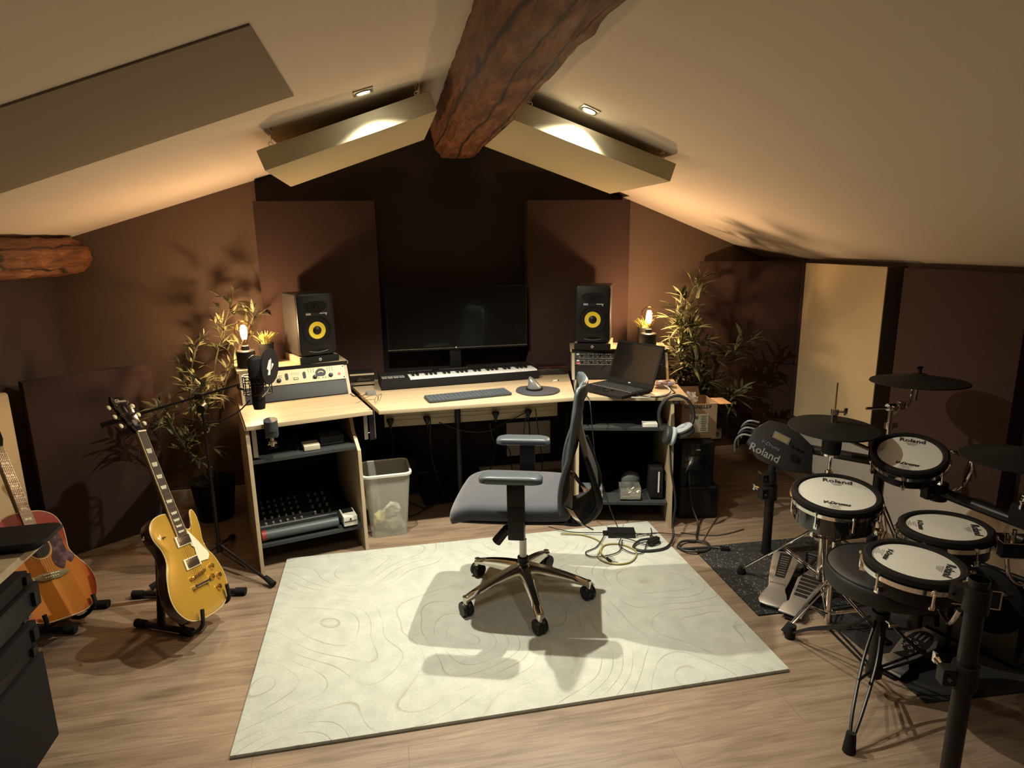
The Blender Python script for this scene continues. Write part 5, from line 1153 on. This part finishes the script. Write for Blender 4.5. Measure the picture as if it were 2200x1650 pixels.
bamboo('bamboo_plant', 'tall artificial bamboo plant in the left back corner behind the microphone stand', (-1.10, 4.10, 0),
    [[(-1.10, 4.12, .22), (-1.05, 4.13, .8), (-.98, 4.16, 1.1), (-.90, 4.18, 1.32)], [(-1.08, 4.1, .22), (-1.0, 4.13, .75), (-.90, 4.17, 1.0), (-.78, 4.2, 1.24)],
     [(-1.1, 4.1, .22), (-1.14, 4.0, .6), (-1.12, 3.95, .88), (-1.06, 3.92, 1.10)], [(-1.1, 4.08, .22), (-1.16, 3.95, .45), (-1.21, 3.85, .66), (-1.22, 3.78, .78)], [(-1.1, 4.1, .22), (-1.08, 3.98, .55), (-1.06, 3.9, .78), (-1.04, 3.86, .90)]], 11, leafsz=.10, dens=.85)
bamboo('bamboo_plant', 'bushy artificial bamboo plant behind the right lamp and cardboard box', (2.08, 4.05, 0),
    [[(2.06, 4.04, .22), (2.02, 4.05, .8), (2.0, 4.05, 1.15), (2.06, 4.05, 1.36)], [(2.08, 4.0, .22), (1.95, 3.95, .8), (1.90, 3.92, 1.1), (1.92, 3.9, 1.25)], [(2.08, 4.0, .22), (2.05, 3.95, .7), (1.98, 3.9, .95), (1.95, 3.88, 1.12)],
     [(2.1, 4.0, .22), (2.1, 3.95, .6), (2.05, 3.9, .85), (2.0, 3.86, 1.0)], [(2.1, 4.0, .22), (2.12, 3.9, .6), (2.18, 3.88, .85), (2.33, 3.86, .98)], [(2.1, 4.0, .22), (2.08, 3.9, .5), (2.02, 3.82, .7), (1.98, 3.78, .85)], [(2.08, 4.02, .22), (1.98, 3.95, .6), (1.92, 3.88, .8), (1.86, 3.84, .95)],
     [(2.1, 4.0, .22), (2.15, 3.9, .45), (2.2, 3.82, .60), (2.24, 3.78, .64)], [(2.1, 4.0, .22), (2.05, 3.93, .6), (1.97, 3.9, .82), (1.93, 3.92, 1.05)]], 23, leafsz=.125)

# ================================================================= PC, BOX, HEADPHONES, CABLES
pc = thing('computer_tower', 'black computer tower standing right of the desk', 'computer', M=T(1.70, 3.43, 0) @ RZ(R(-10)))
b = B(); b.box((.105, .22, .245), (.205, .44, .46), bev=.008); b.build('case', BLKM, pc)
b = B(); b.box((.105, -.004, .27), (.19, .010, .40), bev=.004); b.box((.105, -.010, .40), (.15, .004, .012)); b.box((.105, -.010, .37), (.15, .004, .002)); b.build('front_panel', BLKG, pc)
b = B(); b.box((.118, .02, .105), (.245, .10, .20), bev=.02, seg=3); [b.box((.205, -.032, .05+.012*k), (.03, .004, .004)) for k in range(11)]; b.build('base_vent', BLK, pc)
b = B(); b.box((.105, -.0125, .435), (.025, .002, .005)); b.build('emblem', INKW, pc)
CB = T(1.735, 3.50, .4805) @ RZ(R(-8))
cb = thing('cardboard_box', 'open brown cardboard box with white label on top of the computer tower', 'box', M=CB)
b = B(); w_, d_, h_ = .215, .22, .215
for c, dd in (((w_/2, 0, h_/2), (w_, .004, h_)), ((w_/2, d_, h_/2), (w_, .004, h_)), ((0, d_/2, h_/2), (.004, d_, h_)), ((w_, d_/2, h_/2), (.004, d_, h_)), ((w_/2, d_/2, .003), (w_, d_, .004))): b.box(c, dd)
b.build('carton', CARD, cb)
b = B(); b.quad([(0, d_, h_), (w_*.85, d_, h_), (w_*.82, d_+.02, h_+.055), (.02, d_+.02, h_+.055)]); b.build('back_flap', CARD, cb)
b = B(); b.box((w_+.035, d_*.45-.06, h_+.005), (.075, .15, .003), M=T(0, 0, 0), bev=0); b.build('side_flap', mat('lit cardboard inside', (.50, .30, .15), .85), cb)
text('lettering', 'ATTENTION', .030, fr((.095, -.0026, h_-.016), (-1, 0, 0), (0, -1, 0)), INK, cb, bold=.0008)
b = B(); b.box((.105, -.003, .095), (.115, .0015, .115)); b.build('paper_label', mat('paper', (.68, .66, .52)), cb)
b = B(); rr = random.Random(2)
for k in range(9): b.box((.135, -.0042, .05+.011*k), (.04*rr.uniform(.6, 1), .0008, .003))
for k in range(12): b.box((.065+.003*k, -.0042, .13), (.0012 if k % 3 else .002, .0008, .022))
b.build('label_print', INK, cb)
t = thing('plastic_bag', 'crumpled clear plastic bag on the open cardboard box', 'bag', M=CB @ T(.08, .10, h_+.0)); b = B(); b.sph((0, 0, .01), .045, (1, .8, .8), 14)
for v in b.bm.verts: v.co += v.co*.7*noise.noise(v.co*55)
b.build('film', mat('clear film', (.62, .58, .50), .12, alpha=.45), t, ang=8)
# headphones
HPc = Vector((1.588, 3.275, .70))
hp = thing('headphones', 'black headphones with pale grey ear cushions hanging off the right desk corner', 'headphones', tuple(HPc))
HF = fr(HPc, (.97, -.22, 0), (0.15, .0, 0)) if False else fr(HPc, (.97, -.24, -.05), (.24, .97, .0))   # x across, y down after cross
HFm = fr(HPc, (.97, -.24, 0), (-.24, -.97, .12))
b = B(HFm)
rg_ = []
for k in range(25):
    a = R(-32)+R(244)*k/24; c = Vector((.098*math.cos(a), .112*math.sin(a), 0)); n_ = Vector((math.cos(a), math.sin(a), 0))
    rg_.append([c+n_*o_[0]+Vector((0, 0, o_[1])) for o_ in ((.006, -.017), (.006, .017), (-.002, .020), (-.010, .014), (-.010, -.014), (-.002, -.020))])
b.rings(rg_); b.build('headband', mat('worn black leather', (.018, .015, .013), .55, bump=.3, scale=80), hp, world=True, ang=50)
for s_, cx_, cy_, rot in ((-1, -.035, -.118, 78), (1, .050, -.090, 28)):
    EM = HFm @ T(cx_, cy_, .0) @ RZ(R(rot)) @ RX(PI/2) @ Matrix.Scale(1.18, 4)
    b = B(EM); b.lathe([(.040, -.024), (.046, -.016), (.046, .0), (.030, .002), (0, .0)] if s_ < 0 else [(.040, .024), (.046, .016), (.046, .0), (.030, -.002), (0, .0)], 30); cup = b.build('ear_cup', GREY, hp, world=True)
    b = B(EM @ T(0, 0, .014*(1 if s_ < 0 else -1))); b.rings([[((.031+.015*math.cos(2*PI*j/12))*math.cos(2*PI*i/36), (.035+.015*math.cos(2*PI*j/12))*math.sin(2*PI*i/36)*1.05, .012*math.sin(2*PI*j/12)) for j in range(12)] for i in range(36)], closed=True); b.build('ear_cushion', mat('pale velour', (.33, .37, .38), .95, sheen=.5), hp, world=True)
    b = B(HFm); b.tube([(s_*.094, -.03, 0), (s_*.085, -.075, .01), (cx_+s_*.01, cy_+.03, .0)], .0035, 8, 5); b.build('yoke', STEEL, hp, world=True)
hk = thing('headphone_hook', 'black hook under the right worktop corner holding the headphones', 'hook', (1.60, 3.32, .76)); b = B(); b.tube([(1.615, 3.40, .757), (1.605, 3.335, .755), (1.59, 3.27, .770), (1.585, 3.235, .79)], .006, 8, 5); b.box((1.615, 3.40, .7585), (.04, .04, .005)); b.build('bracket', TUBE, hk, world=True)
def cable(lab, pts, r_, m, name='cable', n=8, grp=None):
    o = B().tube(pts, r_, 8, n).build(name, m); tag(o, lab, 'cable', grp); return o
BC, YC = mat('black cable', (.014, .013, .012), .5), mat('olive yellow cable', (.28, .24, .08), .5)
cable('thick black headphone cable dropping from the headphones to a loop on the rug', [(1.555, 3.27, .56), (1.545, 3.22, .40), (1.565, 3.19, .22), (1.555, 3.19, .08), (1.53, 3.13, .027), (1.44, 3.03, .024), (1.32, 3.02, .024), (1.27, 3.07, .024), (1.33, 3.13, .03), (1.42, 3.14, .03)], .0065, BC)
cable('thin black cable running down behind the chair from the laptop to the floor adapter', [(1.13, 3.50, .79), (1.12, 3.40, .77), (1.13, 3.38, .62), (1.16, 3.38, .40), (1.22, 3.30, .15), (1.25, 3.24, .05), (1.24, 3.22, .035)], .003, BC)
cable('black cable from the computer tower coiled on the floor beside the rug', [(1.745, 3.40, .30), (1.75, 3.36, .12), (1.76, 3.28, .02), (1.69, 3.16, .010)]+[(1.61+.085*math.cos(a), 3.03+.07*math.sin(a), .010+.004*(k % 3)) for k, a in enumerate([R(60+40*j) for j in range(22)])]+[(1.69, 3.0, .012), (1.745, 2.965, .014)], .0065, BC, n=3)
pl = tag(B(T(1.755, 2.962, .015) @ RZ(R(-20))).box((0, 0, 0), (.05, .03, .02), bev=.005).build('cable_plug', BLK), 'black plug at the end of the coiled floor cable', 'plug')
cable('olive yellow cable looping on the rug beside the chair', [(.93, 3.33, .024), (1.06, 3.28, .021), (1.12, 3.16, .021), (1.05, 3.02, .021), (1.10, 2.93, .021), (1.20, 2.93, .021), (1.27, 3.03, .021), (1.22, 3.13, .021), (1.13, 3.14, .021), (1.08, 3.06, .022), (1.09, 2.99, .022)], .0042, YC)
for k, P in enumerate(([(.88, 3.42, .03), (1.0, 3.33, .024), (1.17, 3.27, .03)], [(1.34, 3.22, .03), (1.42, 3.20, .022), (1.44, 3.10, .022), (1.36, 3.08, .024), (1.28, 3.16, .03), (1.22, 3.20, .03)], [(1.17, 3.25, .03), (1.08, 3.13, .022), (1.00, 3.08, .022), (1.03, 3.02, .022), (1.17, 3.04, .024), (1.24, 3.16, .03)],
    [(1.24, 3.18, .03), (1.20, 3.10, .03), (1.24, 3.02, .022), (1.30, 3.01, .022), (1.36, 3.10, .03)], [(1.34, 3.20, .03), (1.45, 3.22, .02), (1.52, 3.22, .012), (1.60, 3.18, .012)], [(1.47, 3.30, .012), (1.44, 3.22, .022), (1.38, 3.12, .026)])):
    cable('thin black %s in the tangle around the floor adapter' % ['lead arriving from under the chair', 'lead looping right', 'lead looping left', 'lead looping in front', 'lead leaving toward the drum kit', 'lead coming from under the right cabinet'][k], P, .003, BC, grp='floor cable tangle')
cable('brown thin cable lying on the floor toward the drum rack', [(1.70, 3.10, .006), (1.80, 3.22, .006), (1.98, 3.42, .006)], .003, mat('brown cable', (.16, .09, .045), .5))
cable('thin dark cable on the floor between coil and rack post', [(1.62, 3.22, .005), (1.80, 3.14, .005), (2.0, 3.18, .005)], .0025, BC)
pa = thing('floor_adapter', 'flat black power adapter in the cable tangle on the rug', 'adapter', (1.265, 3.245, .0145), R(-14)); b = B(); b.box((0, 0, .018), (.155, .075, .034), bev=.006); b.build('casing', BLK, pa)
b = B(); b.box((-.09, 0, .018), (.03, .02, .016), bev=.003); b.build('plug', BLK, pa)
ja = thing('jack_plug', 'black and metal jack plug on the rug by the yellow cable', 'plug', (1.09, 2.985, .021)); b = B(); b.cyl((1.09, 2.99, .024), (1.10, 2.95, .024), .006, seg=10); b.build('sleeve', BLK, ja, world=True); b = B(); b.cyl((1.10, 2.95, .024), (1.13, 2.93, .024), .003, seg=8); b.build('tip', CHROME, ja, world=True)
fl = thing('cable_block', 'small black cable block in the floor tangle right of the adapter', 'adapter', (1.40, 3.10, .0145), R(30)); b = B(); b.box((0, 0, .02), (.08, .03, .03), bev=.006); b.build('casing', BLK, fl)
# under the desk
for k, P in enumerate(([(.30, 3.88, .58), (.45, 3.86, .52), (.60, 3.88, .50), (.72, 3.9, .54), (.86, 3.9, .60)], [(.62, 3.88, .55), (.66, 3.95, .40), (.78, 4.1, .30), (.82, 4.2, .10), (.80, 4.2, .02)], [(.92, 3.9, .62), (.95, 3.95, .45), (1.0, 4.05, .22), (1.0, 4.1, .02)], [(.86, 3.88, .62), (.84, 3.95, .35), (.86, 4.1, .15), (.88, 4.2, .02)], [(.25, 3.9, .6), (.25, 3.95, .35), (.30, 4.0, .1), (.32, 4.1, .02)], [(.05, 4.1, .012), (.2, 3.9, .012), (.3, 4.05, .012), (.1, 3.8, .012), (-.0, 4.0, .012)])):
    cable('black cable hanging under the worktop, %s' % ['strung sideways below the rail', 'reaching down left of the white wall plate', 'reaching the floor near the right cabinet', 'crossing the white wall plate', 'dropping beside the black pole', 'snaking on the floor behind the bin'][k], P, .0035, BC, grp='cables under the worktop')
t = thing('wall_plate', 'white rectangular cover plate on the back wall under the worktop', 'wall plate', (.985, 4.40, .27)); b = B(); b.box((.985, 4.398, .268), (.325, .012, .25), bev=.004); b.build('cover', WALLW, t, world=True)
t = thing('foot_pedestal', 'black wedge footrest on the floor under the desk', 'footrest', M=T(.40, 4.15, 0) @ RZ(R(5))); b = B(); b.rings([[(x, y, z) for y, z in ((-.17, 0), (.17, 0), (.17, .10), (-.17, .03))] for x in (-.22, .22)]); b.build('body', BLKM, t)
t = thing('lower_shelf_box', 'low dark box on the floor under the desk beyond the bin', 'box', (.0, 4.20, 0)); b = B(); b.box((.0, 4.27, .13), (.32, .18, .26), bev=.01); b.build('body', BLKM, t, world=True)

# ================================================================= SIDE TABLE AND EQUIPMENT RACK at the left edge
tb2 = thing('side_table', 'beech table top at the left edge above the black equipment rack', 'table', (-1.4, 1.8, 0))
b = B(); b.box((-1.45, 1.66, .725), (.60, 1.22, .028), bev=.003); b.build('tabletop', OAK, tb2, world=True)
for x, y in ((-1.72, 1.1), (-1.72, 2.2), (-1.2, 1.1)): b = B(); b.box((x, y, .355), (.04, .04, .71)); b.build('leg', TUBE, tb2, world=True)
t = thing('flat_case', 'flat black case lying on the side table corner', 'case', M=T(-1.39, 2.20, .7395) @ RZ(R(2))); b = B(); b.rings([rg(.54, .13, .03, .0), rg(.61, .17, .04, .026), rg(.60, .16, .04, .034)]); b.build('lid', BLKM, t)
rc = thing('equipment_rack', 'black equipment rack with stacked units under the side table', 'equipment rack', (-1.42, 2.05, 0))
b = B(); b.box((-1.415, 2.07, .165), (.42, .34, .33), bev=.004); b.build('lower_case', BLKM, rc, world=True)
zz = .335; rr = random.Random(9)
for k in range(6):
    h_ = (.05, .075, .05, .085, .05, .055)[k]; ox = (.0, .012, -.01, .035, .02, -.02)[k]
    b = B(); b.box((-1.42+ox, 2.07+.01*(k % 2), zz+h_/2), (.41, .32-.02*(k % 3), h_-.004), bev=.004); b.box((-1.212+ox, 2.20, zz+h_/2), (.018, .03, h_*.6), bev=.003); b.build('rack_unit', (BLK, BLKM, GREY, BLK, BLKM, BLK)[k], rc, world=True)
    b = B(); b.box((-1.205+ox, 2.215, zz+h_*.35), (.01, .018, .007)); b.build('latch', STEEL, rc, world=True) if k in (0, 2) else b.bm.free()
    zz += h_
